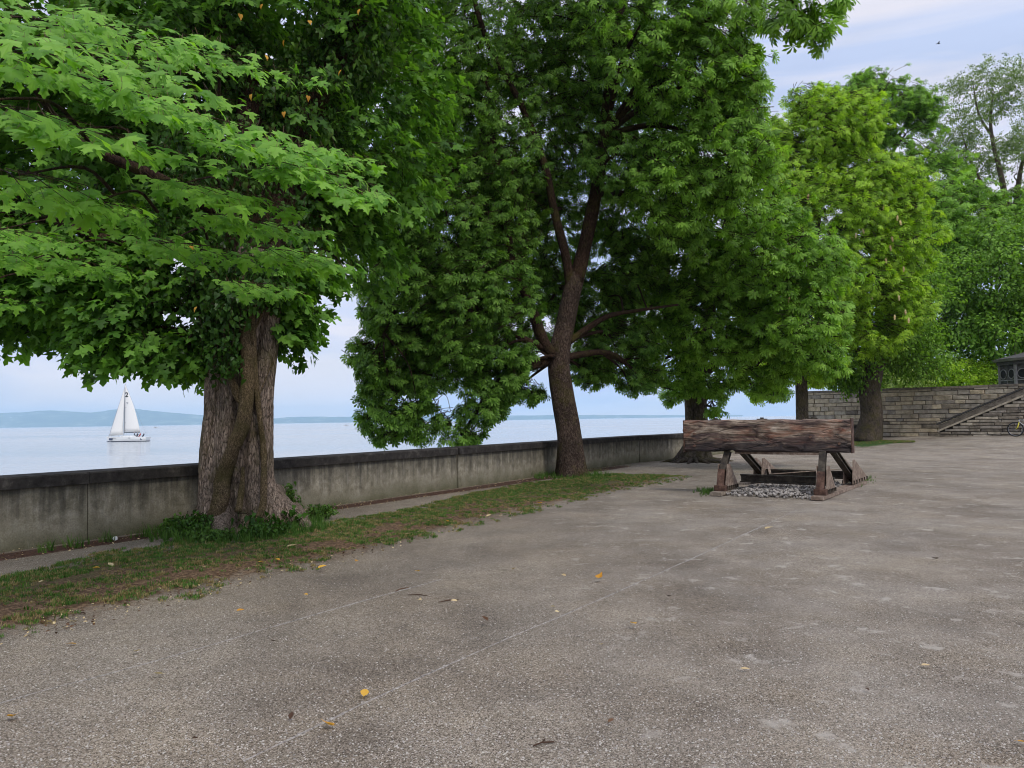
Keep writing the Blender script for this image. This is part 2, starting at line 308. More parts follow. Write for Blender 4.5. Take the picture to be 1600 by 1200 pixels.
class MB:
    def __init__(s): s.v = []; s.f = []; s.m = []
    def add(s, vs, fs, mi=0):
        k = len(s.v); s.v += [Vector(v) for v in vs]; s.f += [tuple(k+i for i in f) for f in fs]; s.m += [mi]*len(fs)
    def box(s, c, size, R=None, mi=0):
        hx, hy, hz = size[0]/2, size[1]/2, size[2]/2; R = R or Matrix.Identity(3)
        vs = [Vector(c)+R @ Vector((x*hx, y*hy, z*hz)) for x in (-1, 1) for y in (-1, 1) for z in (-1, 1)]
        s.add(vs, [(0, 1, 3, 2), (4, 6, 7, 5), (0, 4, 5, 1), (2, 3, 7, 6), (0, 2, 6, 4), (1, 5, 7, 3)], mi)
    def tube(s, pts, rad, seg=8, mi=0, cap=True, mod=None):
        pts = [Vector(p) for p in pts]; n = len(pts); k = len(s.v)
        t = (pts[1]-pts[0]).normalized(); a = t.orthogonal().normalized() if abs(t.z) < .95 else Vector((1, 0, 0))
        for i, p in enumerate(pts):
            t = ((pts[min(i+1, n-1)]-pts[max(i-1, 0)])).normalized()
            a = (a - t*a.dot(t)).normalized(); b_ = t.cross(a); r = rad[i] if hasattr(rad, '__len__') else rad
            for j in range(seg):
                th = 2*PI*j/seg; rr = r*(mod(th, i/(n-1), p) if mod else 1)
                s.v.append(p + (a*math.cos(th)+b_*math.sin(th))*rr)
        for i in range(n-1):
            for j in range(seg):
                j2 = (j+1) % seg; s.f.append((k+i*seg+j, k+i*seg+j2, k+(i+1)*seg+j2, k+(i+1)*seg+j)); s.m.append(mi)
        if cap:
            s.f.append(tuple(k+j for j in range(seg))[::-1]); s.f.append(tuple(k+(n-1)*seg+j for j in range(seg))); s.m += [mi, mi]
    def mesh(s, name, mats, smooth=False): return mesh(name, s.v, s.f, mats, smooth, s.m)
def catmull(P, n):
    P = [Vector(p) for p in P]; Q = [P[0]*2-P[1]]+P+[P[-1]*2-P[-2]]; o = []
    for i in range(1, len(Q)-2):
        for k in range(n):
            t = k/n; a, b_, c_, d = Q[i-1], Q[i], Q[i+1], Q[i+2]
            o.append(.5*((2*b_)+(-a+c_)*t+(2*a-5*b_+4*c_-d)*t*t+(-a+3*b_-3*c_+d)*t**3))
    o.append(P[-1]); return o
def lerp_list(R, n):
    o = []
    for i in range(len(R)-1):
        for k in range(n): o.append(R[i]+(R[i+1]-R[i])*k/n)
    return o+[R[-1]]
def rock(name, r, mats, seed=0, flat_=.7):
    bm = bmesh.new(); bmesh.ops.create_icosphere(bm, subdivisions=1, radius=r); rr = random.Random(seed)
    for v_ in bm.verts:
        v_.co *= rr.uniform(.7, 1.25); v_.co.z *= flat_
    me = bpy.data.meshes.new(name); bm.to_mesh(me); bm.free(); me.materials.append(mats); return me
# instancing on points -----------------------------------------------------------
def scatter(name, pts, rots, scl, idx, sources, parent=None, kind='stuff', label=None):
    """one object whose vertices carry rot/scl/idx and get one source each"""
    me = bpy.data.meshes.new(name); n = len(pts); me.vertices.add(n)
    me.vertices.foreach_set('co', np.asarray(pts, dtype=np.float32).ravel())
    for nm, ty, dat, key in (('rot', 'FLOAT_VECTOR', rots, 'vector'), ('scl', 'FLOAT', scl, 'value'), ('idx', 'INT', idx, 'value')):
        a = me.attributes.new(nm, ty, 'POINT'); a.data.foreach_set(key, np.asarray(dat, dtype=np.int32 if ty == 'INT' else np.float32).ravel())
    for s in sources:
        for m in s.data.materials:
            if m.name not in [q.name for q in me.materials]: me.materials.append(m)
    o = obj(name, me, parent, kind=kind, label=label)
    key = 'inst_'+sources[0].name; ng = bpy.data.node_groups.get(key)
    if not ng:
        ng = bpy.data.node_groups.new(key, 'GeometryNodeTree')
        ng.interface.new_socket('Geometry', in_out='INPUT', socket_type='NodeSocketGeometry')
        ng.interface.new_socket('Geometry', in_out='OUTPUT', socket_type='NodeSocketGeometry')
        gi = N(ng, 'NodeGroupInput'); go = N(ng, 'NodeGroupOutput'); ip = N(ng, 'GeometryNodeInstanceOnPoints'); jn = N(ng, 'GeometryNodeJoinGeometry')
        for s in sources:
            q = N(ng, 'GeometryNodeObjectInfo'); q.inputs['Object'].default_value = s; q.inputs['As Instance'].default_value = True
            ng.links.new(q.outputs['Geometry'], jn.inputs[0])
        def na(nm, ty):
            a = N(ng, 'GeometryNodeInputNamedAttribute', data_type=ty); a.inputs[0].default_value = nm
            return [x for x in a.outputs if x.enabled and x.name == 'Attribute'][0]
        er = N(ng, 'FunctionNodeEulerToRotation'); ng.links.new(na('rot', 'FLOAT_VECTOR'), er.inputs[0])
        ng.links.new(gi.outputs[0], ip.inputs['Points']); ng.links.new(jn.outputs[0], ip.inputs['Instance'])
        ip.inputs['Pick Instance'].default_value = True
        ng.links.new(na('idx', 'INT'), ip.inputs['Instance Index']); ng.links.new(er.outputs[0], ip.inputs['Rotation']); ng.links.new(na('scl', 'FLOAT'), ip.inputs['Scale'])
        ng.links.new(ip.outputs[0], go.inputs[0])
    md = o.modifiers.new('scatter', 'NODES'); md.node_group = ng
    return o
def source(name, me): return bpy.data.objects.new(name, me)      # only read by the scatter nodes
# ------------------------------------------------------------------ leaves and sprays
def leaf_geo(half, droop, fold, center=.28):
    o = [(0, 0)]+half+[(x, -y) for x, y in reversed(half[:-1])]
    f = lambda x, y: (x, y, -droop*max(x, 0)**2-fold*abs(y))
    vs = [f(center, 0)]+[f(*p) for p in o]; n = len(o)
    return vs, [(0, 1+i, 1+(i+1) % n) for i in range(n)]
MAPLE_H = [(-.03, .10), (-.15, .42), (.02, .36), (.13, .44), (.36, .76), (.38, .52), (.50, .42), (.44, .20), (.62, .20), (.74, .30), (.80, .14), (1.04, 0)]
MAPLE_L = [(-.13, .40), (.12, .36), (.36, .72), (.45, .2), (.72, .28), (1.02, 0)]
IVY_H = [(-.12, .2), (-.02, .40), (.3, .36), (.65, .16), (1, 0)]
OVAL_H = [(.15, .22), (.45, .32), (.8, .18), (1, 0)]
def chest_geo(r):
    vs = []; fs = []
    for a, l in ((0, 1), (38, .95), (-38, .95), (78, .8), (-78, .8), (122, .52), (-122, .52)):
        a = math.radians(a+r.uniform(-6, 6)); dr = r.uniform(.25, .55); k = len(vs); l *= r.uniform(.9, 1.08)
        for x, y in ((0, 0), (.42, .075), (.42, -.075), (.74, .14), (.74, -.14), (1, 0)):
            x *= l; X = x*math.cos(a)-y*math.sin(a); Y = x*math.sin(a)+y*math.cos(a); vs.append((X, Y, -dr*x*x+.12*x))
        fs += [(k, k+2, k+1), (k+1, k+2, k+4, k+3), (k+3, k+4, k+5)]
    return vs, fs
def place(vs, R, t, s=1): return [t+R @ (Vector(v)*s) for v in vs]
def euler(a, b, c): return Matrix.Rotation(c, 3, 'Z') @ Matrix.Rotation(b, 3, 'Y') @ Matrix.Rotation(a, 3, 'X')
def spray_mesh(name, seed, kind, lm, bm_):
    r = random.Random(seed); mb = MB()
    if kind == 'maple':
        Ls = .5; pts = [Vector((x*Ls, .06*math.sin(x*3+seed), -.10*x*x)) for x in (0, .35, .7, 1)]
        mb.tube(pts, [.007, .005, .004, .002], 3, 1, False)
        for i in range(13):
            t = .12+.9*i/13; s = 1 if i % 2 else -1; x = t*Ls
            p = Vector((x+r.uniform(-.04, .04), s*r.uniform(.03, .17), -.10*t*t-r.uniform(-.03, .05)))
            vs, fs = leaf_geo(MAPLE_L, r.uniform(.1, .4), r.uniform(-.05, .3))
            mb.add(place(vs, euler(r.uniform(-.5, .5), r.uniform(.0, .75), s*r.uniform(.1, 1.1)), p, r.uniform(.10, .15)), fs)
    elif kind == 'chestnut':
        for k in range(5):
            a = r.uniform(-1.3, 1.3) if k else 0; e = r.uniform(-.2, .4); l = r.uniform(.1, .24)
            p = Vector((l*math.cos(a)*math.cos(e), l*math.sin(a)*math.cos(e), -l*math.sin(e)))
            mb.tube([(-.05, 0, 0), p], [.006, .003], 3, 1, False)
            vs, fs = chest_geo(r)
            mb.add(place(vs, euler(r.uniform(-.4, .4), e+r.uniform(.1, .8), a), p, r.uniform(.15, .22)), fs)
        mb.tube([(-.5, 0, -.02), (-.2, .01, .01), (0, 0, 0)], [.012, .009, .005], 3, 1, False)
    elif kind == 'small':
        mb.tube([(0, 0, 0), (.3, .02, 0), (.6, 0, -.06)], [.009, .006, .002], 3, 1, False)
        for i in range(16):
            t = i/16; s = 1 if i % 2 else -1
            p = Vector((.62*t+r.uniform(-.05, .05), s*r.uniform(.03, .22), r.uniform(-.12, .08)))
            vs, fs = leaf_geo(OVAL_H, r.uniform(0, .4), r.uniform(0, .2))
            mb.add(place(vs, euler(r.uniform(-.7, .7), r.uniform(-.1, .9), s*r.uniform(.2, 1.3)), p, r.uniform(.10, .16)), fs)
    elif kind == 'ivy':
        mb.tube([(0, 0, 0), (.1, .02, .02), (.24, 0, -.06)], [.006, .004, .002], 3, 1, False)
        for i in range(8):
            p = Vector((.25*i/8+r.uniform(-.03, .03), r.uniform(-.11, .11), r.uniform(-.08, .08)))
            vs, fs = leaf_geo(IVY_H, r.uniform(0, .4), r.uniform(0, .3))
            mb.add(place(vs, euler(r.uniform(-.6, .6), r.uniform(.5, 1.4), r.uniform(-1.3, 1.3)), p, r.uniform(.06, .10)), fs)
    return mb.mesh(name, [lm, bm_])
def sprays(kind, lm, n=5):
    return [source('%s_spray_%s' % (lm.name, k), spray_mesh('%s_spray' % lm.name, k*13+5, kind, lm, B_LIMB)) for k in range(n)]
S_MAPLE = sprays('maple', L_MAPLE); S_CHEST = sprays('chestnut', L_CHEST); S_CHBR = sprays('chestnut', L_CHBR); S_YG = sprays('chestnut', L_YG)
S_DARK = sprays('small', L_DARK); S_SILV = sprays('small', L_SILV); S_IVY = sprays('ivy', L_IVY); S_IVYG = sprays('ivy', L_IVYG)
S_BUSH = sprays('small', L_BUSH, 3); S_BUSH2 = sprays('small', L_BUSH2, 3); S_MIX = sprays('small', L_CHEST)

def lobe_points(lobes, axis, dens=1.0, freq=.9, thr=-.12, droop=(.1, .6), scl=(.85, 1.25), seed=1):
    """lobes: (centre, (rx,ry,rz), count). Sprays sit mostly in the outer shell of each lobe, in clumps, pointing away from the trunk."""
    r = random.Random(seed); P = []; R = []; S = []
    for c, rad, n in lobes:
        n = int(n*dens); tries = 0; k = 0
        while k < n and tries < n*6:
            tries += 1
            u = Vector((r.gauss(0, 1), r.gauss(0, 1), r.gauss(0, 1))).normalized(); q = (.35+.65*r.random()**.55)*(1+abs(r.gauss(0, .11)))
            p = Vector(c)+Vector((u.x*rad[0], u.y*rad[1], u.z*rad[2]))*q
            if noise.noise(p*freq+Vector((seed*9.1, 0, 0)))+.35*noise.noise(p*freq*2.7) < thr: continue
            k += 1
            o_ = Vector((p.x-axis[0], p.y-axis[1], 0)).normalized()*.6+Vector((u.x, u.y, 0))*.7
            az = math.atan2(o_.y, o_.x)+r.gauss(0, .75)
            P.append(p); R.append((r.gauss(0, .5), r.uniform(droop[0]-.25, droop[1])-.25*u.z, az)); S.append(r.uniform(*scl))
    return P, R, S
def tree(name, label, trunk, tr, bark_m, limbs, lobes, src, axis=None, seg=20, mod=None, group=None, leaf_kw={}, limb_m=None, twigs=3, seed=3, cat='tree', keep=None, tsub=8):
    base = Vector(trunk[0]); t = thing(name, label, cat, base, 0, group)
    loc = lambda p: Vector(p)-base
    mb = MB(); tp = catmull(trunk, tsub); mb.tube([loc(p) for p in tp], lerp_list(tr, tsub), seg, mod=mod)
    obj('trunk', mb.mesh('trunk', bark_m, True), t)
    skel = [(p, r_) for p, r_ in zip(tp[len(tp)//2:], lerp_list(tr, tsub)[len(tp)//2:])]
    for pts, ra in limbs:
        mb = MB(); lp = catmull(pts, 6); lr = lerp_list(ra, 6); mb.tube([loc(p) for p in lp], lr, 10, mod=lambda th, s_, p: 1+.10*noise.noise(Vector((math.cos(th)*2, math.sin(th)*2, s_*9))))
        obj('limb', mb.mesh('limb', limb_m or bark_m, True), t); skel += list(zip(lp, lr))
    r = random.Random(seed); mb = MB()
    for c, rad, n in lobes:
        c = Vector(c)
        q, qr = min(skel, key=lambda a: (a[0]-c).length+max(0, a[0].z-c.z)*1.5)
        mid = (q+c)/2+Vector((r.uniform(-.4, .4), r.uniform(-.4, .4), .12*(q-c).length)); r0 = max(.025, min(qr*.6, .035*(q-c).length**.8+.02))
        lp = catmull([q, mid, c], 5); mb.tube([loc(p) for p in lp], lerp_list([r0, r0*.7, r0*.45], 5), 7, cap=False)
        for k in range(twigs):
            u = Vector((r.gauss(0, 1), r.gauss(0, 1), r.gauss(0, .8))).normalized(); e = c+Vector((u.x*rad[0], u.y*rad[1], u.z*rad[2]))*.85
            s_ = lp[r.randrange(4, len(lp))]; mm = (s_+e)/2+Vector((r.uniform(-.2, .2), r.uniform(-.2, .2), r.uniform(0, .3)))
            tw = catmull([s_, mm, e], 4); mb.tube([loc(p) for p in tw], lerp_list([r0*.42, r0*.28, .008], 4), 5, cap=False)
    obj('branches', mb.mesh('branches', limb_m or bark_m, True), t)
    P, R, S = lobe_points(lobes, axis or (base.x, base.y), seed=seed, **leaf_kw)
    if keep:
        ok = [i for i, p in enumerate(P) if keep(p)]; P = [P[i] for i in ok]; R = [R[i] for i in ok]; S = [S[i] for i in ok]
    idx = [r.randrange(len(src)) for _ in P]
    scatter('crown', [loc(p) for p in P], R, S, idx, src, t)
    return t
def LB(px, py, Y, rx, ry, rz, n): return (W(px, py, Y), (rx, ry, rz), n)
# ================================================================== THE SETTING
WL = -2.6
# sea-wall line on the ground (front face)
def wall_x(y): return -1.33+(y-18.3)/1.6
WP = [Vector((wall_x(y), y, 0)) for y in (-70, -20, -2)]
WPc = [wall_x(9.85), 9.85], [wall_x(18.3), 18.3], [wall_x(27.3), 27.3]
line = [Vector((wall_x(y), y, 0)) for y in (-70, -30, -10, 0, 6, 10, 14, 18.3, 22, 25, 27.4)]
line += catmull([Vector(p) for p in ((wall_x(27.4), 27.4, 0), (6.4, 29.6, 0), (9.4, 33.6, 0), (12.7, 38.6, 0), (15.9, 42.9, 0), (19.2, 45.4, 0), (21.2, 45.9, 0), (22.3, 45.6, 0))], 3)[1:]
# ground sheet
ys = [-400, -150, -60, -30, -12, -5]+[0+.5*i for i in range(0, 100)]+[50]
def wx(y):
    for a, b_ in zip(line[:-1], line[1:]):
        if a.y <= y <= b_.y and b_.y > a.y: return a.x+(b_.x-a.x)*(y-a.y)/(b_.y-a.y)
    return wall_x(y) if y < -70 else (20+ (y-46)*.5)
offs = [-.25, 0, .3, .6]+[1+.6*i for i in range(36)]+[24, 28, 33, 40, 60, 100, 200, 420]
V = []; Fc = []
for y in ys:
    x0 = wx(y)
    for o_ in offs: V.append((x0+o_, y, gz(x0+o_, y)))
n = len(offs)
for i in range(len(ys)-1):
    for j in range(n-1): Fc.append((i*n+j, i*n+j+1, (i+1)*n+j+1, (i+1)*n+j))
obj('ground', mesh('ground', V, Fc, MG, True), kind='structure')
# water
mb = MB(); xs_ = [-20000, 20000]
obj('lake', mesh('lake', [(-14500, -500, WL), (14500, -500, WL), (14500, 14500, WL), (-14500, 14500, WL)], [(0, 1, 2, 3)], M_WATER), kind='structure')
# far hills, one ridge behind the other
def ridge(name, pts, Y, depth):
    V = []; Fc = []
    pts = [(x, 0, y) for x, y in pts]; cr_ = catmull(pts, 10)
    for i, p in enumerate(cr_):
        px, hp = p.x, max(.5, p.z+.7*noise.noise(Vector((p.x*.06, 3, Y*.01)))+.4*noise.noise(Vector((p.x*.21, 7, 0))))
        X = (px-800)/F*Y; hh = hp/F*Y
        V += [(X, Y-depth*.5, WL-.5), (X*1.01, Y-depth*.2, WL+hh*.45), (X*1.03, Y, WL+hh), (X*1.06, Y+depth, WL-.5)]
    for i in range(len(cr_)-1):
        for j in range(3): Fc.append((i*4+j, (i+1)*4+j, (i+1)*4+j+1, i*4+j+1))
    return obj(name, mesh(name, V, Fc, M_HILL, True), kind='structure')
ridge('hills', [(-500, 14), (-250, 20), (-60, 24), (40, 23), (100, 26), (160, 22), (215, 27), (260, 22), (330, 15), (420, 8), (520, 5), (620, 1)], 12500, 1500)
ridge('far_hills', [(200, 3), (320, 6), (430, 8), (480, 10), (540, 9), (600, 8), (700, 9), (780, 7), (900, 6), (1020, 4), (1150, 2)], 13600, 500)
# terrace behind the stone wall
A = Vector((18.5, 48.8, 0)); Bv = Vector((27.2, 40.7, 0)); WD = (Bv-A).normalized(); WNn = Vector((WD.y, -WD.x, 0))   # normal toward camera side
if WNn.y > 0: WNn = -WNn
WLEN = 17.5; C = A+WD*WLEN; TZ = 2.35
b0 = A-WNn*.35; c0 = C-WNn*.35
TV = [b0, c0, c0+Vector((60, -30, 0)), Vector((420, 0, 0)), Vector((420, 420, 0)), Vector((180, 420, 0)), Vector((56, 120, 0)), Vector((25, 60, 0))]
V = [(p.x, p.y, TZ) for p in TV]+[(p.x, p.y, -3) for p in TV]; n = len(TV)
obj('terrace_ground', mesh('terrace', V, [tuple(range(n))]+[(i, n+i, n+(i+1) % n, (i+1) % n) for i in range(n)],
    simple('terrace_turf', [(.3, (.05, .09, .02)), (.6, (.10, .16, .04)), (.8, (.2, .18, .12))], nscale=2)), kind='structure')
# ------------------------------------------------------------------ sea wall
def at_len(pl, s):
    for a, b_ in zip(pl[:-1], pl[1:]):
        l = (b_-a).length
        if s <= l: return a+(b_-a)*(s/l)
        s -= l
    return pl[-1]
tot = sum((b_-a).length for a, b_ in zip(line[:-1], line[1:]))
def s_of(y):   # arc length at world y on the straight part
    return (Vector((wall_x(y), y, 0))-line[0]).length
def ypx(px):     # y where the straight wall crosses an image column
    k = (px-800)/F; return (-1.33-18.3/1.6)/(k-1/1.6) if True else 0
joints = [0, s_of(-52), s_of(-34), s_of(-16), s_of(1.5), s_of(ypx(138)), s_of(ypx(713)), s_of(ypx(995))]
s_ = joints[-1]
while s_+11 < tot: s_ += 9.5; joints.append(s_)
joints.append(tot)
sw = thing('sea_wall', 'long low concrete wall with dark coping along the lake shore', 'wall')
for k, (s0, s1) in enumerate(zip(joints[:-1], joints[1:])):
    s0 += .006 if k == 5 else .035; s1 -= .006 if k == 4 else .035; n_ = max(2, int((s1-s0)/1.2)); pl = [at_len(line, s0+(s1-s0)*i/n_) for i in range(n_+1)]
    for nm, z0, z1, f0, f1, m_ in (('wall_panel', -3, .795, 0, .42, M_CONC), ('coping', .797, .955, -.05, .48, M_COP)):
        mb = MB(); rows = []
        for i, p in enumerate(pl):
            t_ = (pl[min(i+1, n_)]-pl[max(i-1, 0)]).normalized(); nn = Vector((t_.y, -t_.x, 0))   # land side
            a_ = p-nn*f0; b_ = p-nn*f1
            if nm == 'coping': prof = [(a_, z0), (a_, z1-.02), (a_-nn*.025, z1), (b_+nn*.025, z1+.006), (b_, z1-.02), (b_, z0)]
            else: prof = [(a_, z0), (a_, .3), (a_, .6), (a_, z1), (b_, z1), (b_, z0)]
            rows.append([Vector((q.x, q.y, z+(.004*noise.noise(Vector((q.x, q.y, z)))))) for q, z in prof])
        m6 = 6; vs = [v_ for r_ in rows for v_ in r_]; fs = []
        for i in range(n_):
            for j in range(m6): fs.append((i*m6+j, i*m6+(j+1) % m6, (i+1)*m6+(j+1) % m6, (i+1)*m6+j))
        fs += [tuple(range(m6))[::-1], tuple(n_*m6+j for j in range(m6))]
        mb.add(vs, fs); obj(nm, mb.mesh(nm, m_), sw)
# litter strip along the foot of the wall, draped
def strip(name, far, near, m, lift, rows=6, attr=None, kind='structure', fine=6, bulge=0):
    a = catmull(far, fine); b_ = catmull(near, fine); V = []; Fc = []; E = []; Gr = []
    n_ = len(a)
    for i in range(n_):
        for j in range(rows+1):
            t = j/rows; p = a[i].lerp(b_[i], t)
            ed = min(1, 2.2*min(t, 1-t)*1.4) * min(1, i/ (fine*.8), (n_-1-i)/(fine*.8))
            V.append((p.x, p.y, gz(p.x, p.y)+(-.012 if ed < .02 else lift+bulge*ss(ed)*math.sin(PI*t)))); E.append(ed); Gr.append(attr(p, t) if attr else 1)
    for i in range(n_-1):
        for j in range(rows): Fc.append((i*(rows+1)+j, i*(rows+1)+j+1, (i+1)*(rows+1)+j+1, (i+1)*(rows+1)+j))
    me = mesh(name, V, Fc, m, True)
    q = me.attributes.new('edge', 'FLOAT', 'POINT'); q.data.foreach_set('value', E); q = me.attributes.new('green', 'FLOAT', 'POINT'); q.data.foreach_set('value', Gr)
    return obj(name, me, kind=kind)
lf = [Vector((wall_x(y), y, 0)) for y in (-8, -2, 2, 5, 8, 11, 14, 17, 20, 23, 26)]
def offp(p, d): return p+Vector((.848, -.53, 0))*d
strip('leaf_litter_strip', [offp(p, .0) for p in lf], [offp(p, .76+.1*math.sin(p.y*1.7)+.06*noise.noise(p*2)) for p in lf], M_LITTER, .012, 3)
# grass verge
far_px = [(0, 903), (130, 869), (265, 849), (390, 838), (520, 814), (640, 795), (735, 772), (860, 750), (960, 741), (1060, 745)]
near_px = [(0, 1012), (130, 984), (265, 950), (390, 915), (520, 885), (640, 852), (735, 826), (860, 797), (960, 772), (1085, 748)]
fa = [G(*p) for p in far_px]; ne = [G(*p) for p in near_px]
d0 = (fa[1]-fa[0]).normalized(); d1 = (ne[1]-ne[0]).normalized()
fa = [fa[0]-Vector((.53, .848, 0))*k for k in (14, 7, 3)]+fa; ne = [ne[0]-Vector((.53, .848, 0))*k for k in (14, 7, 3)]+ne
T1 = G(378, 832); T2 = G(893, 746); T3 = G(1088, 722); T5 = G(1361, 690)
def green(p, t):
    g_ = .70-1.25*t
    for q, r_ in ((T1, 1.3), (T2, 2.2)): g_ = max(g_, .2+1.2*(1-(p-Vector((q.x, q.y, p.z))).length/r_))
    if p.y > 15: g_ += .35
    return g_
verge = strip('grass_verge', fa, ne, MV, .006, 10, green, bulge=.05, fine=8)
patch5 = strip('grass_patch', [G(1325, 688), G(1350, 686), G(1380, 684), G(1410, 685), G(1433, 687)], [G(1325, 700), G(1350, 701), G(1380, 697), G(1410, 692), G(1436, 688)], MV, .01, 6, lambda p, t: 1.2, bulge=.05)
# grass
def tuft(name, seed, m, hgt, n_=16, spread=.05):
    r = random.Random(seed); mb = MB()
    for k in range(n_):
        a = r.uniform(0, 2*PI); q = r.uniform(0, spread); x, y = q*math.cos(a), q*math.sin(a); h = hgt*r.uniform(.5, 1.15); la = r.uniform(0, 2*PI); ln = r.uniform(.1, .9)*h; wd = .0035
        dx, dy = math.cos(la), math.sin(la)
        mb.add([(x-dy*wd, y+dx*wd, 0), (x+dy*wd, y-dx*wd, 0), (x+dx*ln*.4+dy*wd*.7, y+dy*ln*.4-dx*wd*.7, h*.62), (x+dx*ln*.4-dy*wd*.7, y+dy*ln*.4+dx*wd*.7, h*.62), (x+dx*ln, y+dy*ln, h)], [(0, 1, 2, 3), (3, 2, 4)])
    return source(name, mb.mesh(name, m))
TUFTS = [tuft('turf_%d' % k, k, L_GRASS, .034) for k in range(4)]+[tuft('turf_dry_%d' % k, k+9, L_DRYG, .035) for k in range(2)]
TALL = [tuft('tall_%d' % k, k+30, L_GRASS, .16, 12, .04) for k in range(3)]
P = []; R = []; S = []; I = []
fc = catmull(fa, 8); nc = catmull(ne, 8)
for i in range(8*2, len(fc)-1):
    L_ = (fc[i+1]-fc[i]).length; wdt = (fc[i]-nc[i]).length; cnt = int(L_*wdt*(620 if fc[i].y < 14 else 320))
    for k in range(cnt):
        t = random.random(); u = random.random(); a = fc[i].lerp(fc[i+1], u); b_ = nc[i].lerp(nc[i+1], u); p = a.lerp(b_, t)
        g_ = green(p, t)+1.6*noise.noise(p*1.9)+.9*noise.noise(p*6.5)
        edge = min(t, 1-t)*5+noise.noise(p*3)*.8
        if edge < .15 or g_ < random.uniform(-.6, 1.6): continue
        P.append((p.x, p.y, gz(p.x, p.y)+.006+.045*math.sin(PI*t))); R.append((random.gauss(0, .12), random.gauss(0, .12), random.uniform(0, 6.28)))
        S.append(random.uniform(.55, 1.15)*(1.35 if g_ > 1.1 else 1)); I.append(random.choice((4, 5)) if random.random() < .18 else random.randrange(4))
gr = scatter('grass', P, R, S, I, TUFTS); tag(gr, 'short patchy green grass on the verge along the wall', 'grass')
P = []; R = []; S = []; I = []
for k in range(1500):
    t = random.random(); u = random.random(); p = G(1328+100*u, (698-8*u)*t+(687)*(1-t)); P.append((p.x, p.y, p.z+.03)); R.append((0, 0, random.uniform(0, 6))); S.append(random.uniform(.9, 1.7)); I.append(random.randrange(4))
gr = scatter('grass', P, R, S, I, TUFTS); tag(gr, 'green grass around the foot of the thick tree near the stone wall', 'grass')
P = []; R = []; S = []; I = []
for k in range(620):
    a = random.uniform(0, 2*PI); q = random.choice((T1, T1, T1, T2)); rr = random.uniform(.5, 1.15)+(0.15 if q is T1 else 0); p = q+Vector((math.cos(a), math.sin(a), 0))*rr
    if random.random() < .05:
        p = Vector((wall_x(random.uniform(10, 12.5)), 0, 0)); p.y = (p.x+1.33)*1.6+18.3; p = offp(p, random.uniform(.45, .7))
    P.append((p.x, p.y, gz(p.x, p.y)+.02)); R.append((random.gauss(0, .15), random.gauss(0, .15), random.uniform(0, 6))); S.append(random.uniform(.6, 1.3)); I.append(random.randrange(3))
for cx, cy in ((1345, 752), (1338, 757), (1110, 768), (1100, 771), (1352, 750)):
    for k in range(40):
        p = G(cx+random.gauss(0, 7), cy+random.gauss(0, 2)); P.append(tuple(p)); R.append((0, 0, random.uniform(0, 6))); S.append(random.uniform(.3, .8)); I.append(random.randrange(3))
gr = scatter('tall_grass', P, R, S, I, TALL); tag(gr, 'longer grass tufts growing around the tree feet', 'grass')
# loose grit and pebbles
PEB = [source('pebble_%d' % k, rock('pebble', .5, M_PEB, k, .6)) for k in range(4)]
P = []; R = []; S = []; I = []
for k in range(26000):
    py = 668+ (1230-668)*random.random()**.75; px = random.uniform(-60, 1660)
    if py < 760: continue
    p = G(px, py); 
    if p.x < wx(p.y)+.9: continue
    P.append((p.x, p.y, p.z+.001)); R.append((0, 0, random.uniform(0, 6.28))); S.append(random.choice((.004, .006, .008, .008, .011))*random.uniform(.7, 1.3)); I.append(random.randrange(4))
gr = scatter('loose_grit', P, R, S, I, PEB); tag(gr, 'loose grit and small pebbles strewn over the gravel', 'grit')
# buried rails showing as pale lines
def groove(pts, wd):
    P_ = catmull([G(*p) for p in pts], 30); V = []; Fc = []
    for i, p in enumerate(P_):
        t_ = (P_[min(i+1, len(P_)-1)]-P_[max(i-1, 0)]).normalized(); nn = Vector((t_.y, -t_.x, 0))
        a_ = wd*(.5+.6*noise.noise(p*2.3)+.8*noise.noise(p*17)); b2 = wd*(.5+.55*noise.noise(p*2.3+Vector((9, 0, 0)))+.5*noise.noise(p*11+Vector((5, 0, 0)))); a_ = max(a_, .002); b2 = max(b2, .002)
        off = nn*(.008*noise.noise(p*1.5))
        for q, dz_ in ((p-nn*a_+off, -.003), (p+off, .005), (p+nn*b2+off, -.003)): V.append((q.x, q.y, gz(q.x, q.y)+dz_))
    for i in range(len(P_)-1): Fc += [(3*i, 3*i+1, 3*i+4, 3*i+3), (3*i+1, 3*i+2, 3*i+5, 3*i+4)]
    obj('buried_rail', mesh('buried_rail', V, Fc, M_GROOVE, True), kind='structure')
groove([(380, 1190), (560, 1103), (760, 1012), (930, 940), (1100, 864), (1245, 797)], .025)
groove([(-60, 1118), (60, 1082), (240, 1034), (490, 961), (690, 905)], .017)
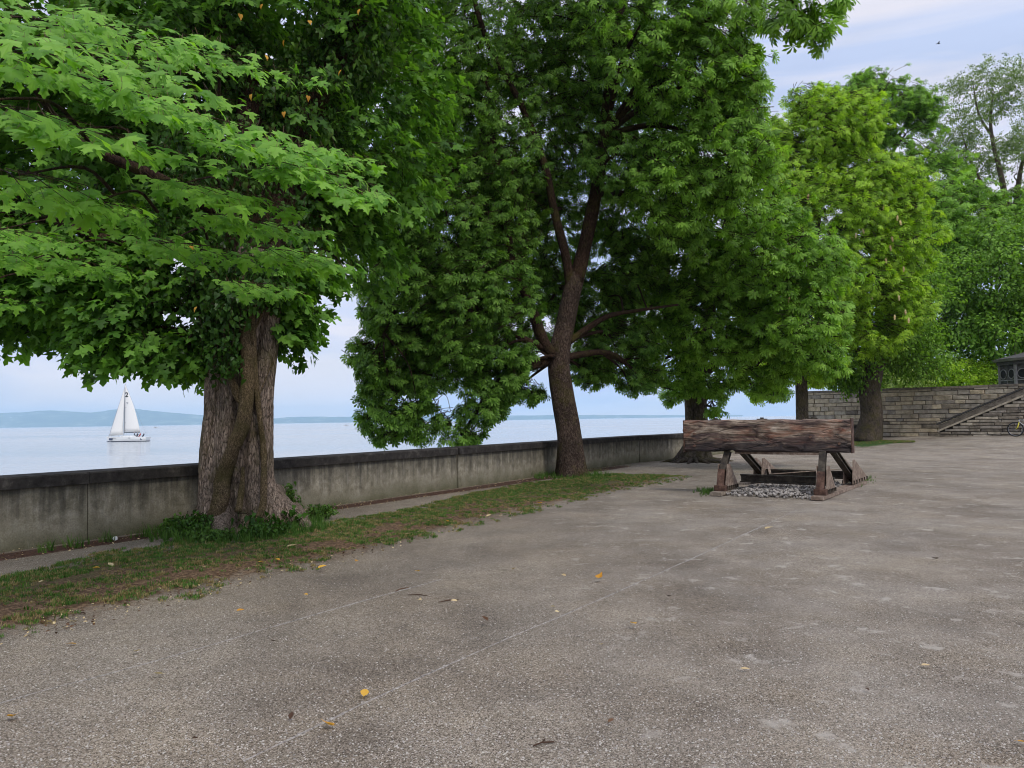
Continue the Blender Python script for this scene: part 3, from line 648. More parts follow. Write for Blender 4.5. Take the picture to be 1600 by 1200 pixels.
# ================================================================== TREES
# --- tree 1 : big maple with ivy
b1 = Vector((T1.x, T1.y+.35, -.05))
def mod1(th, s, p):
    low = math.exp(-max(p.z, 0)*2.0)
    r_ = 1+.07*math.cos(3*th+.6+p.z*.5)+.05*math.cos(5*th+1.9)+low*(.22*max(0, math.cos(3*th+.3))+.12*max(0, math.cos(5*th-1)))
    r_ += .035*noise.noise(Vector((math.cos(th)*4, math.sin(th)*4, p.z*1.1)))+.022*noise.noise(Vector((math.cos(th)*13, math.sin(th)*13, p.z*3)))
    r_ -= .05*max(0, math.cos(7*th+1+.6*math.sin(p.z*1.5)))**4
    tn = (th+PI) % (2*PI)-PI
    for a0, k_, dp, wd in ((-1.42, .05, .15, .075), (-.98, .10, .17, .06), (-2.25, .20, .13, .08), (-.45, .0, .07, .06), (-2.75, .05, .08, .07), (-1.15, .04, .06, .04)):
        aa = a0+k_*(p.z-1.5)+.05*noise.noise(Vector((0, a0*5, p.z*1.7))); r_ -= dp*math.exp(-((tn-aa)/wd)**2)*ss((4.2-p.z)/1.5)
    rid = noise.noise(Vector((math.cos(th)*19, math.sin(th)*19, p.z*2.4)))+.6*noise.noise(Vector((math.cos(th)*38, math.sin(th)*38, p.z*7)))
    r_ += .026*(abs(rid)-.25)
    return r_
tr1 = [b1, W(372, 760, b1.y), W(376, 650, b1.y), W(383, 560, b1.y), W(392, 470, b1.y), W(395, 400, b1.y+.1)]
def n1(px, py, Y): return W(px, py, Y)
limbs1 = [([W(380, 440, b1.y), W(372, 330, 12.2), W(395, 130, 12.4), W(350, 60, 12.3), W(320, -60, 12.3), W(300, -260, 12.5)], [.42, .30, .22, .2, .17, .1]),
          ([W(405, 440, b1.y), W(440, 300, 12.2), W(490, 160, 12.4), W(545, 60, 12.6), W(600, -60, 12.8), W(660, -240, 13)], [.36, .30, .25, .2, .17, .1]),
          ([W(370, 420, b1.y), W(280, 385, 11.6), W(170, 375, 11.4), W(60, 340, 11.2), W(-90, 330, 11)], [.16, .12, .08, .06, .04]),
          ([W(375, 350, 12.0), W(250, 280, 10.6), W(120, 220, 9.0), W(40, 120, 7.4), W(-60, 40, 6.0)], [.12, .085, .05, .03, .015])]
lob1 = [LB(90, 230, 12.8, 2.6, 2.0, 1.9, 520), LB(-150, 220, 12.4, 2.6, 2.4, 2.2, 300), LB(330, 130, 14, 2.6, 2, 2.2, 520), LB(540, 170, 13.8, 1.7, 1.8, 2.4, 380),
        LB(480, 360, 13.4, 1.4, 1.2, 1.2, 260), LB(20, 415, 12.0, 1.5, 1.2, .85, 330), LB(150, 440, 11.9, 1.1, 1.0, .65, 200), LB(235, 490, 11.8, .85, .8, .6, 190), LB(270, 400, 12.4, 1.3, 1.0, .9, 260),
        LB(300, 540, 11.9, .5, .5, .32, 60), LB(190, 540, 11.6, .42, .4, .26, 36), LB(440, 455, 12.2, .62, .7, .75, 120), LB(472, 505, 12.2, .24, .3, .32, 24), LB(-60, 480, 12, .9, .9, .4, 70), LB(40, 490, 11.9, .8, .8, .28, 50),
        LB(120, 40, 12, 2.6, 2.5, 2, 340), LB(420, -40, 13, 2.6, 2.5, 1.8, 320), LB(200, -260, 13, 4.2, 3.6, 2.2, 420), LB(560, -300, 14, 3.6, 3.2, 2.2, 330), LB(-250, -100, 12, 3.2, 3.2, 2.6, 260), LB(350, -520, 14, 3.4, 3.2, 1.6, 240),
        LB(520, 420, 13.2, .6, .7, .5, 50)]
def keep1(p):
    x, y = proj(p)
    if 140 < x < 265 and y > 556: return False
    return not (470 < x < 660 and y > 435 and p.y > 9)
tree1 = tree('maple_tree', 'huge ivy-clad maple with thick ribbed trunk in front of the wall, nearest tree', tr1, [.66, .53, .50, .51, .50, .40], B_MAPLE, limbs1, lob1, S_MAPLE,
             seg=240, tsub=36, mod=mod1, seed=11, leaf_kw=dict(droop=(.05, .6), freq=1.0, thr=-.16, dens=1.25), limb_m=B_LIMB, keep=keep1)
# near boughs of the maple, leaf by leaf
VAR = []
for k in range(5):
    r = random.Random(k+70); vs, fs = leaf_geo(MAPLE_H, r.uniform(.0, .6), r.uniform(-.15, .45)); mb = MB(); mb.add([Vector(v)+Vector((.0, 0, 0)) for v in vs], fs)
    mb.tube([(-.75, 0, .16), (-.35, .02, .05), (0, 0, 0)], .012, 3, 1, False)
    VAR.append(mb.mesh('leaf', [L_MAPNEAR, L_BROWN]))
VS = [source('near_leaf_%d' % k, m_) for k, m_ in enumerate(VAR)]
NL = []; r = random.Random(5); twm = MB()
# (centre px, depth, direction in picture, half length m, half width m, n leaves)
BOUGH = [(60, 70, 4.9, 20, .95, .8, 90), (-10, 170, 4.7, 25, .7, .8, 80), (130, 130, 5.6, 24, .8, .8, 90), (150, 215, 6.0, 24, .9, .8, 105), (60, 290, 5.4, 30, .55, .6, 60), (170, 330, 6.2, 28, .5, .5, 46),
         (290, 180, 6.6, 24, .9, .8, 120), (400, 230, 7.0, 22, .85, .75, 120), (330, 300, 7.2, 22, .9, .7, 120), (480, 270, 7.1, 20, .6, .5, 80), (545, 300, 7.0, 24, .42, .35, 55), (500, 240, 7.6, 18, .6, .6, 70),
         (400, 350, 7.9, 18, .8, .7, 110), (300, 390, 8.3, 20, .8, .7, 105), (460, 400, 8.6, 22, .6, .6, 80), (200, 60, 6.8, 22, 1.1, .9, 120), (330, 90, 7.8, 20, 1.0, .9, 110), (30, 370, 8.5, 20, .9, .8, 90), (90, 410, 9.2, 15, .9, .8, 90),
         (20, 20, 5.8, 20, 1.0, .8, 90), (-60, 470, 9.5, 10, .8, .8, 60), (400, 450, 9.4, 20, .5, .5, 60), (230, 130, 7.6, 20, .9, .8, 100)]
for (px, py, Y, ang, hl, hw, n_) in BOUGH:
    c = W(px, py, Y); a = math.radians(ang); ax = Vector((math.cos(a)*.86, -.5, -math.sin(a)*.8)).normalized(); sd_ = Vector((.45, .85, .12)).normalized()
    stems = [(c-ax*hl+sd_*hw*q*.3, c+ax*hl*.9+sd_*hw*q) for q in (-.9, -.45, 0, .45, .9)]
    for s0, s1 in stems: twm.tube([s0-b1, (s0+s1)/2-b1+Vector((0, 0, .05)), s1-b1], [.006, .004, .002], 4, cap=False)
    for k in range(int(n_*1.35)):
        q = r.random()**.8; s0, s1 = r.choice(stems); side = r.choice((-1, 1)); p = s0.lerp(s1, q)+sd_*side*r.uniform(.02, .12)+Vector((0, 0, r.uniform(-.09, .05)))
        az = -.85+side*r.uniform(.0, .8)
        NL.append((p, (r.gauss(0, .25), r.uniform(.25, 1.0), az), r.uniform(.07, .145), r.randrange(5)))
    # tie the bough back to the limb skeleton
    q_ = W(px*.6+360*.4, py*.7+100, min(11.5, Y+2.2)); twm.tube([p_-b1 for p_ in catmull([q_, (q_+c)/2+Vector((0, 0, .2)), c-ax*hl*.6], 4)], lerp_list([.022, .014, .007], 4), 5, cap=False)
obj('branches', twm.mesh('twigs', B_LIMB, True), tree1)
vis = []
for i, (p, ro, sc, ix) in enumerate(NL):
    x, y = proj(p)
    vis.append((-(sc/p.y) if (0 < x < 1600 and 0 < y < 700) else 1, i))
vis.sort(); big = {i for s_, i in vis[:290] if s_ < 0}
for i in big:
    p, ro, sc, ix = NL[i]; o = obj('leaf', VAR[ix], tree1, p-b1, ro); o.scale = (sc,)*3
rest = [NL[i] for i in range(len(NL)) if i not in big]
scatter('foliage', [q[0]-b1 for q in rest], [q[1] for q in rest], [q[2] for q in rest], [q[3] for q in rest], VS, tree1)
# spreading roots of tree 1
for pts, ra in (([W(418, 770, b1.y-.1), G(440, 800)+Vector((0, 0, .26)), G(470, 822)+Vector((0, 0, .10)), G(488, 832)+Vector((0, 0, -.03))], [.18, .2, .12, .05]),
                ([W(350, 780, b1.y-.35), G(345, 838)+Vector((0, 0, .15)), G(338, 848)+Vector((0, 0, -.02))], [.14, .14, .05]),
                ([W(325, 790, b1.y), G(300, 838)+Vector((0, 0, .06)), G(265, 848)+Vector((0, 0, -.03))], [.15, .10, .04])):
    mb = MB(); mb.tube([p-b1 for p in catmull(pts, 8)], lerp_list(ra, 8), 18, mod=lambda th, s, p: 1+.16*noise.noise(Vector((math.cos(th)*2, math.sin(th)*2, s*6)))); obj('root', mb.mesh('root', B_MAPLE, True), tree1)
# ivy : thing of its own
ivy = thing('ivy', 'old ivy with thick mossy stems and dark hanging leaves climbing the nearest trunk', 'ivy', b1)
def onb(px, py, dr=0.0):   # on the bark of trunk 1, camera side
    c = W(px, py, b1.y); tpx = 376+max(0, (600-py))*.07; off = (px-tpx)/F*b1.y; rad = .52+.12*ss((760-py < 0)*1.0)
    q = math.sqrt(max(.02, rad*rad-off*off)); return W(px, py, b1.y-q-dr)
vines = [([(333, 840), (342, 795), (349, 747), (362, 706), (380, 660), (387, 601), (386, 560), (381, 510), (372, 440)], [.13, .125, .115, .105, .105, .10, .09, .075, .05]),
         ([(402, 815), (411, 784), (412, 711), (406, 656), (399, 590), (395, 530), (393, 470), (396, 420)], [.06, .05, .045, .04, .045, .05, .045, .035]),
         ([(384, 632), (370, 618), (360, 585), (352, 557), (344, 520)], [.05, .055, .05, .045, .03]),
         ([(384, 600), (388, 570), (380, 540), (378, 500), (384, 450)], [.04, .035, .03, .03, .02]),
         ([(350, 560), (362, 590), (374, 612)], [.02, .025, .03]), ([(415, 475), (405, 500), (392, 530), (388, 560)], [.015, .018, .02, .025]),
         ([(372, 800), (378, 760), (380, 730)], [.05, .04, .02]), ([(431, 560), (420, 580), (404, 620)], [.006, .008, .01])]
for pts, ra in vines:
    P_ = [onb(x, y, .45*ra[i_]) for i_, (x, y) in enumerate(pts)]; mb = MB(); mb.tube([p-b1 for p in catmull(P_, 8)], lerp_list(ra, 8), 12, mod=lambda th, s, p: 1+.18*noise.noise(Vector((math.cos(th)*3+p.z*3, math.sin(th)*3, p.z*7)))+.10*noise.noise(p*25))
    obj('stem', mb.mesh('stem', B_VINE, True), ivy)
P = []; R = []; S = []; I = []; r = random.Random(21)
def ivy_at(p, s=1):
    P.append(p-b1); R.append((r.gauss(0, .5), r.uniform(.2, 1.2), r.uniform(-PI, PI))); S.append(s*r.uniform(.8, 1.3)); I.append(r.randrange(5))
for lp, n_, rr in ((limbs1[0][0], 520, .55), (limbs1[1][0], 620, .62)):
    cp = catmull(lp, 6)
    for k in range(n_):
        p = r.choice(cp[:-8]); a = r.uniform(0, 2*PI); q = rr*r.uniform(.45, 1.1); ivy_at(p+Vector((math.cos(a)*q, math.sin(a)*q, r.uniform(-.35, .3))))
for k in range(560):
    py = r.triangular(390, 585, 430); px = r.triangular(300, 385, 338) if py > 470 else r.uniform(300, 430)
    if py > 500 and px > 368: continue
    ivy_at(onb(px, py, r.uniform(.02, .4)), .95)
for k in range(360):
    ivy_at(W(r.uniform(230, 380), r.uniform(190, 480), r.uniform(10.8, 12.3)))
for k in range(60):
    q = r.random(); px = 290+40*q+r.gauss(0, 8) if r.random() < .4 else r.gauss(418, 20); py = r.uniform(795, 835) if px < 350 else r.uniform(790, 828)
    ivy_at(onb(px, py, .05)+Vector((0, -.15, 0)), .95)
scatter('foliage', P, R, S, I, S_IVY, ivy)
P = []; R = []; S = []; I = []
for lp, n_, rr in ((limbs1[0][0], 150, .6), (limbs1[1][0], 330, .75)):
    cp = catmull(lp, 6)
    for k in range(n_):
        p = r.choice(cp[6:-4]); a = r.uniform(0, 2*PI); q = rr*r.uniform(.6, 1.2); ivy_at(p+Vector((math.cos(a)*q, math.sin(a)*q-.1, r.uniform(-.35, .3))), .95)
scatter('foliage', P, R, S, I, S_IVYG, ivy, label='lighter green ivy shoots high on the limbs')
vs, fs = leaf_geo(IVY_H, .3, .2); mb = MB(); mb.add(vs, fs); ME_YEL = mb.mesh('leaf', [L_YEL])
for px, py, Y in ((376, 22, 10.9), (484, 32, 10.8), (313, 103, 10.5), (417, 87, 10.9), (443, 175, 10.9), (531, 110, 11.2), (305, 480, 10.9), (442, 64, 11), (382, 435, 11), (313, 331, 10.4), (402, 200, 10.8), (482, 150, 11), (300, 385, 10.8), (391, 148, 11), (560, 15, 11.3), (408, 7, 11)):
    o = obj('leaf', ME_YEL, ivy, W(px, py, Y)-b1, (r.gauss(0, .3), r.uniform(.9, 1.5), r.uniform(-2.4, -.6)), label='single leaf turned yellow'); o.scale = (r.uniform(.07, .10),)*3
# young shrub at the foot
def sapling(px, py, hgt, n_, label, src, sp=.3, cat='shrub', name='young_shrub', sc=(.35, .6)):
    p0 = G(px, py); t = thing(name, label, cat, p0); mb = MB(); P = []; R = []; S = []; I = []
    for k in range(n_):
        a = r.uniform(0, 2*PI); q = r.uniform(.1, 1)*sp; e = Vector((math.cos(a)*q, math.sin(a)*q, hgt*r.uniform(.45, 1))); m_ = e*.5+Vector((0, 0, .06)); cp = catmull([Vector((0, 0, 0))+e*.03, m_, e], 5); mb.tube(cp, lerp_list([.006, .004, .002], 5), 4, cap=False)
        for c_ in cp[2:]:
            P.append(c_+Vector((r.gauss(0, .02),)*3)); R.append((r.gauss(0, .4), r.uniform(-.3, .7), r.uniform(-PI, PI))); S.append(r.uniform(*sc)); I.append(r.randrange(len(src)))
    obj('stems', mb.mesh('stems', B_LIMB), t); scatter('foliage', P, R, S, I, src, t); return t
sapling(452, 812, .62, 16, 'leafy young shoots growing behind the large surface root', S_IVYG, .22)
sapling(500, 812, .22, 22, 'low green weeds right of the large surface root', S_IVYG, .3, name='weed_clump', cat='weeds')
sapling(302, 842, .30, 22, 'low dark ivy clump left of the nearest trunk', S_IVY, .24, name='ivy_clump', cat='ivy', sc=(.4, .7))
sapling(330, 850, .16, 22, 'tuft of weeds directly in front of the nearest trunk', S_IVYG, .26, name='weed_clump', cat='weeds')
sapling(412, 843, .20, 20, 'ivy mat spilling over the roots of the nearest trunk', S_IVY, .34, name='ivy_clump', cat='ivy', sc=(.35, .65))
sapling(268, 838, .30, 6, 'thin sprouting seedling by the foot of the wall', S_IVYG, .12, name='seedling', cat='seedling')
# --- tree 2 : chestnut with forked stem
b2 = Vector((T2.x, T2.y+.3, -.05)); Y2 = b2.y
def modc(th, s, p):
    low = math.exp(-max(p.z, 0)*2.5)
    return 1+low*(.25*max(0, math.cos(4*th+1)))+.05*math.cos(3*th+p.z)+.05*noise.noise(Vector((math.cos(th)*4, math.sin(th)*4, p.z*1.5)))+.03*noise.noise(Vector((math.cos(th)*12, math.sin(th)*12, p.z*6)))
tr2 = [b2, W(889, 680, Y2), W(878, 610, Y2), W(874, 560, Y2), W(884, 505, Y2), W(895, 450, Y2), W(905, 420, Y2)]
limbs2 = [([W(893, 460, Y2), W(885, 405, Y2-.1), W(866, 330, Y2-.2), W(850, 255, Y2-.3), W(815, 165, Y2-.3), W(760, 60, Y2-.3), W(720, -80, Y2)], [.15, .13, .115, .105, .09, .08, .05]),
          ([W(900, 440, Y2), W(917, 370, Y2-.1), W(933, 290, Y2-.1), W(943, 220, Y2), W(955, 100, Y2), W(985, -60, Y2+.3)], [.21, .19, .175, .15, .11, .07]),
          ([W(872, 560, Y2), W(852, 540, Y2-.2), W(830, 480, Y2-.5), W(800, 400, Y2-.6), W(775, 250, Y2-.6), W(760, 120, Y2)], [.2, .17, .14, .12, .10, .06]),
          ([W(888, 535, Y2), W(915, 515, Y2+.1), W(950, 494, Y2+.2), W(990, 486, Y2+.3), W(1060, 476, Y2+.3)], [.10, .09, .075, .05, .03]),
          ([W(850, 545, Y2-.2), W(800, 520, Y2-.8), W(700, 470, Y2-1.4), W(640, 460, Y2-1.8), W(600, 520, Y2-2)], [.10, .08, .06, .04, .02])]
lob2 = [LB(640, 470, 20.4, 1.45, 1.5, 1.5, 330), LB(700, 540, 20.6, 1.2, 1.2, 1.0, 200), LB(615, 560, 20.3, .95, 1.0, .9, 150), LB(618, 640, 20.3, .62, .7, .75, 64), LB(590, 600, 20.3, .5, .6, .7, 40), LB(655, 675, 20.3, .33, .3, .32, 14),
        LB(752, 630, 20.6, .62, .6, .75, 62), LB(668, 600, 20.3, .6, .6, .55, 48), LB(692, 650, 20.3, .26, .3, .35, 9), LB(800, 575, 21, .6, .6, .5, 40), LB(575, 665, 20.3, .16, .2, .32, 7), LB(600, 680, 20.3, .22, .2, .2, 7), LB(560, 545, 20.3, .35, .4, .5, 22), LB(722, 680, 20.6, .42, .4, .28, 20), LB(770, 560, 20.8, 1.0, 1.0, 1.0, 120), LB(815, 600, 22, .7, .7, .5, 40),
        LB(700, 350, 21, 2.3, 2.2, 1.9, 430), LB(600, 330, 20.6, 1.4, 1.5, 1.6, 200), LB(650, 160, 21, 2.4, 2.4, 2.2, 330), LB(820, 200, 22.6, 2.4, 2.2, 2.4, 330), LB(960, 130, 22.6, 2.4, 2.2, 2.2, 320),
        LB(790, 400, 23.2, 1.6, 1.5, 2.0, 230), LB(870, 350, 23.8, 1.8, 1.3, 2.2, 220), LB(1010, 330, 23.4, 1.7, 1.5, 2.0, 220), LB(960, 540, 23.4, 1.25, 1.2, .95, 160), LB(920, 580, 23.4, .7, .8, .45, 46), LB(1000, 590, 23.6, .7, .8, .35, 36), LB(930, 470, 24.2, 1.4, 1, 1.2, 120),
        LB(760, 280, 23, 2.0, 1.5, 2.0, 240), LB(775, 450, 20.2, 1.0, .9, 1.3, 120), LB(790, 250, 20.4, .9, .8, 1.2, 80), LB(960, 250, 20.6, .9, .8, 1.0, 60), LB(720, 460, 19.8, 1.0, .9, 1.0, 90), LB(880, 80, 23, 2.2, 1.6, 2.0, 220), LB(680, 60, 22, 2.2, 2, 1.8, 200), LB(860, 470, 24, 1.2, 1, 1.3, 120), LB(550, 250, 20.5, 1.2, 1.4, 1.6, 120), LB(980, 420, 24, 1.3, 1.1, 1.3, 130),
        LB(760, 0, 21.5, 3.2, 3, 2.2, 330), LB(1000, -60, 21, 3, 3, 2.0, 300), LB(850, -260, 22, 4.5, 4, 2.6, 320), LB(600, -150, 21, 3, 3, 2.4, 180)]
def keep2(p):
    x, y = proj(p)
    if y > 612+4*math.sin(x*.09) and 860 < x < 1040: return False
    if y > 690: return False
    if y > 400 and x < 562+26*noise.noise(Vector((p.z*1.3, 3, 1)))+14*noise.noise(Vector((p.z*5, 1, 8))): return False
    return True
tree2 = tree('chestnut_tree', 'forked dark chestnut with leaning trunk, second tree from the left', tr2, [.42, .33, .315, .30, .26, .25, .19], B_CHEST, limbs2, lob2, S_CHEST, seg=48, mod=modc, seed=23,
             leaf_kw=dict(droop=(.1, .9), freq=1.6, thr=-.11, dens=2.3, scl=(.62, .98)), limb_m=B_LIMB, keep=keep2)
# right-hand outer boughs of tree 2: sun side put into a brighter leaf colour
lob2b = [LB(1090, 120, 19.8, 1.5, 1.6, 1.5, 230), LB(1135, 240, 19.6, 1.15, 1.3, 1.4, 170), LB(1060, 290, 20.4, 1.3, 1.4, 1.5, 170), LB(1120, 20, 19.2, 1.15, 1.4, 1.3, 120), LB(1000, 40, 19.5, 1.5, 1.5, 1.5, 120), LB(1150, 130, 19.4, .75, 1, 1.0, 90),
         LB(1238, 20, 12.2, .30, .4, .26, 15), LB(1272, 48, 12.2, .16, .25, .20, 7), LB(1300, 8, 12.2, .14, .25, .12, 5), LB(1215, -30, 12.2, .6, .8, .3, 20)]
P, R, S = lobe_points(lob2b, (b2.x, b2.y), 1.9, 1.5, -.16, (.2, .95), (.7, 1.05), 31)
scatter('crown', [p-b2 for p in P], R, S, [r.randrange(5) for _ in P], S_CHBR, tree2, label='brighter outer boughs')
mb = MB()
for c_, rad, n_ in lob2b[:6]:
    q = W(945, 210, Y2); cp = catmull([q, (q+c_)/2+Vector((0, 0, .5)), c_], 5); mb.tube([p-b2 for p in cp], lerp_list([.09, .07, .03], 5), 7, cap=False)
obj('branches', mb.mesh('branches', B_LIMB, True), tree2)
mb = MB(); cp = catmull([W(1120, 20, 19.2), W(1180, -60, 15), W(1215, -30, 12.4), W(1250, 20, 12.2), W(1275, 60, 12.2)], 5); mb.tube([p-b2 for p in cp], lerp_list([.05, .04, .03, .015, .006], 5), 6, cap=False)
obj('limb', mb.mesh('limb', B_LIMB, True), tree2)
# --- tree 3
b3 = Vector((T3.x, T3.y+.4, -.05)); Y3 = b3.y
tr3 = [b3, W(1088, 690, Y3), W(1087, 640, Y3), W(1086, 590, Y3), W(1090, 540, Y3)]
limbs3 = [([W(1086, 600, Y3), W(1060, 520, Y3), W(1040, 420, Y3), W(1050, 300, Y3)], [.28, .22, .16, .1]), ([W(1090, 580, Y3), W(1110, 480, Y3-1), W(1130, 400, Y3-2), W(1150, 300, Y3-3)], [.28, .2, .15, .08]),
          ([W(1092, 590, Y3), W(1150, 540, Y3-1.5), W(1200, 500, Y3-3), W(1250, 480, Y3-4)], [.2, .15, .1, .05])]
lob3 = [LB(1190, 400, 22.6, 1.9, 2.0, 1.5, 300), LB(1115, 500, 24, 1.5, 1.6, 1.3, 230), LB(1245, 500, 22.2, 1.3, 1.5, 1.2, 200), LB(1060, 420, 25, 1.6, 1.6, 1.7, 230), LB(1190, 560, 23.6, 1.3, 1.4, .75, 130), LB(1040, 560, 26, 1.1, 1.2, .8, 110), LB(1055, 610, 26.4, .75, .9, .45, 46), LB(1125, 600, 26.2, .9, .9, .5, 60),
        LB(1130, 320, 24, 1.9, 1.9, 1.6, 230), LB(1010, 480, 25.5, 1.5, 1.3, 1.3, 150), LB(1140, 440, 24.5, 1.5, 1.3, 1.4, 150), LB(1200, 610, 24.5, .6, .7, .3, 26), LB(1270, 420, 22.6, 1.0, 1.2, .9, 90), LB(1290, 560, 22.8, .55, .7, .55, 36), LB(1090, 200, 25.5, 2.2, 2.0, 1.8, 200), LB(1120, 640, 26.6, .3, .4, .2, 8)]
def keep3(p):
    x, y = proj(p)
    if 1128 < x < 1170 and y > 606: return False
    if 950 < x < 1040 and y > 600: return False
    return True
def mod3(th, s, p):
    low = math.exp(-max(p.z, 0)*2.2)
    return 1+low*(.5*abs(math.cos(4.5*th))+.5*max(0, noise.noise(Vector((math.cos(th)*3, math.sin(th)*3, 0)))))+.06*math.cos(3*th+p.z)+.04*noise.noise(Vector((math.cos(th)*6, math.sin(th)*6, p.z*3)))
tree3 = tree('chestnut_tree', 'bright leafy chestnut with spreading root foot, directly behind the timber buffer stop', tr3, [.52, .40, .385, .38, .3], B_GREY, limbs3, lob3, S_CHBR, seg=48, mod=mod3, seed=37, leaf_kw=dict(droop=(.15, .9), freq=1.5, thr=-.13, dens=1.8, scl=(.7, 1.1)), keep=keep3)
for k in range(13):
    a = -2.9+k*.24; l = r.uniform(.8, 1.35); mb = MB(); e = Vector((math.cos(a), math.sin(a), 0)); kink = Vector((-e.y, e.x, 0))*r.uniform(-.15, .15)
    mb.tube(catmull([e*.3+Vector((0, 0, .42)), e*(.55)+Vector((0, 0, .16)), e*(.55+l*.4)+kink+Vector((0, 0, .09)), e*(.4+l)+Vector((0, 0, .0))], 5), lerp_list([.08, .085, .06, .025], 5), 8)
    obj('root', mb.mesh('root', B_GREY, True), tree3)
# --- tree 4 : bright yellow-green chestnut
b4 = Vector((W(1253, 690, 40.5).x, 40.5, 0)); Y4 = 40.5
tr4 = [b4, W(1253, 650, Y4), W(1252, 600, Y4), W(1245, 560, Y4), W(1240, 500, Y4)]
limbs4 = [([W(1250, 590, Y4), W(1235, 575, Y4), W(1215, 545, Y4), W(1200, 480, Y4)], [.22, .2, .16, .1]), ([W(1245, 540, Y4), W(1270, 400, Y4), W(1290, 250, Y4)], [.3, .22, .08]), ([W(1245, 550, Y4), W(1330, 470, Y4), W(1380, 400, Y4)], [.2, .15, .08])]
lob4 = [LB(1285, 215, 41, 2.7, 2.6, 2.2, 360), LB(1225, 260, 41, 1.9, 2.2, 1.9, 210), LB(1300, 330, 39.4, 2.9, 2.6, 2.2, 360), LB(1215, 330, 40, 2.1, 2.1, 1.8, 220), LB(1350, 300, 40.4, 2.2, 2.2, 2.2, 240), LB(1350, 430, 39, 2.4, 2.3, 2.2, 300), LB(1270, 470, 39, 2.2, 2.2, 1.9, 240),
        LB(1290, 550, 39.6, 1.5, 1.6, 1.2, 120), LB(1370, 510, 39.4, 1.6, 1.6, 1.3, 140), LB(1210, 560, 40, 1.6, 1.6, 1.2, 120), LB(1200, 450, 40, 2, 2, 2, 150), LB(1270, 160, 41.4, 1.2, 1.4, .9, 70), LB(1410, 370, 40, 1.7, 2, 1.9, 150), LB(1330, 190, 41.4, 1.7, 2, 1.5, 130), LB(1395, 290, 41, 1.7, 2, 1.6, 130), LB(1190, 220, 41, 1.3, 1.6, 1.4, 90), LB(1410, 470, 39.6, 1.5, 1.7, 1.5, 120), LB(1200, 610, 40.3, .9, 1, .5, 34), LB(1290, 590, 40.3, .8, 1, .4, 30)]
tree4 = tree('chestnut_tree', 'tall yellow-green chestnut with slim grey trunk left of the thick-trunked tree', tr4, [.42, .31, .30, .30, .25], B_GREY, limbs4, lob4, S_YG, seg=24, mod=modc, seed=41, leaf_kw=dict(droop=(.1, .8), freq=.5, thr=-.24, scl=(1.0, 1.45), dens=1.7))
# blossom candles
mb = MB(); mb.tube([(0, 0, .02*k) for k in range(18)], [.012+(.06*math.sin(PI*(k+2)/21))*(.45+.55*(k*7 % 5)/4) for k in range(18)], 6, mod=lambda th, s_, p: 1+.4*math.cos(3*th+s_*30)); ME_C = mb.mesh('blossom', M_CAND)
for px, py in ((1402, 345), (1408, 352), (1395, 378), (1392, 392), (1350, 365), (1337, 372), (1412, 425), (1405, 470), (1420, 505), (1385, 412), (1362, 470), (1398, 500), (1415, 492), (1232, 474), (1262, 312), (1380, 330)):
    p = W(px, py, 37.4 if px > 1300 else 21.2); par, bb = (tree4, b4) if px > 1300 else (tree3, b3); obj('blossom', ME_C, par, p-bb, (r.gauss(0, .15), r.gauss(0, .15), 0)).scale = (.8,)*3 if px > 1300 else (.5,)*3
# --- tree 5 : thick trunk near stone wall
b5 = Vector((T5.x, T5.y+.6, T5.z-.08)); Y5 = b5.y
tr5 = [b5, W(1361, 650, Y5), W(1359, 610, Y5), W(1366, 575, Y5), W(1375, 530, Y5)]
lob5 = [LB(1385, 520, 43.2, 2.4, 2.2, 1.5, 260), LB(1330, 560, 43, 1.8, 1.8, 1.1, 150), LB(1425, 560, 43.4, 1.7, 1.8, .95, 120), LB(1400, 440, 44.6, 2.6, 2.4, 2.2, 230), LB(1330, 590, 43.2, 1.2, 1.2, .5, 60), LB(1290, 575, 43.4, 1.2, 1.2, .6, 60), LB(1345, 600, 43, .7, .7, .28, 22)]
limbs5 = [([W(1366, 585, Y5), W(1345, 560, Y5), W(1320, 520, Y5)], [.35, .28, .15]), ([W(1370, 570, Y5), W(1400, 520, Y5), W(1420, 440, Y5)], [.4, .3, .15])]
tree5 = tree('chestnut_tree', 'thick-trunked dark chestnut standing on grass in front of the stone wall', tr5, [.74, .56, .53, .52, .4], B_GREY, limbs5, lob5, S_DARK, seg=32, mod=modc, seed=51, leaf_kw=dict(droop=(.1, .8), freq=.5, thr=-.22, scl=(1.0, 1.5), dens=1.8))
# --- terrace trees
def ttree(label, px, Y, wpx, lobes, src, seed, scl=(1.3, 2.0), thr=-.15, top=420, dens=1.7, extra=[]):
    bb = Vector((W(px, 600, Y).x, Y, TZ-.05)); r0 = wpx/2/F*Y
    return tree('chestnut_tree' if src is not S_SILV else 'ash_tree', label, [bb, W(px, 570, Y), W(px-2, 520, Y), W(px-5, top, Y)], [r0*1.15, r0, r0*.95, r0*.6], B_GREY, extra, lobes, src, seg=14, mod=modc, seed=seed, leaf_kw=dict(droop=(.1, .8), freq=.45, thr=thr, scl=scl, dens=dens), twigs=4)
ttree('dense mid-green tree on the terrace, slim straight trunk above the middle of the stone wall', 1455, 56, 8, [LB(1440, 420, 53, 3.6, 3, 3.2, 330), LB(1480, 500, 53, 3.4, 3, 1.7, 240), LB(1500, 370, 54, 3.4, 3, 2.6, 280), LB(1450, 340, 55, 2.8, 2.8, 2.0, 200), LB(1430, 530, 54, 2, 2, .8, 90), LB(1545, 345, 56, 2.6, 2.6, 2.0, 200), LB(1490, 310, 56, 2.0, 2.4, 1.6, 130), LB(1600, 330, 56, 2.4, 2.4, 1.8, 150)], S_CHBR, 61, top=470)
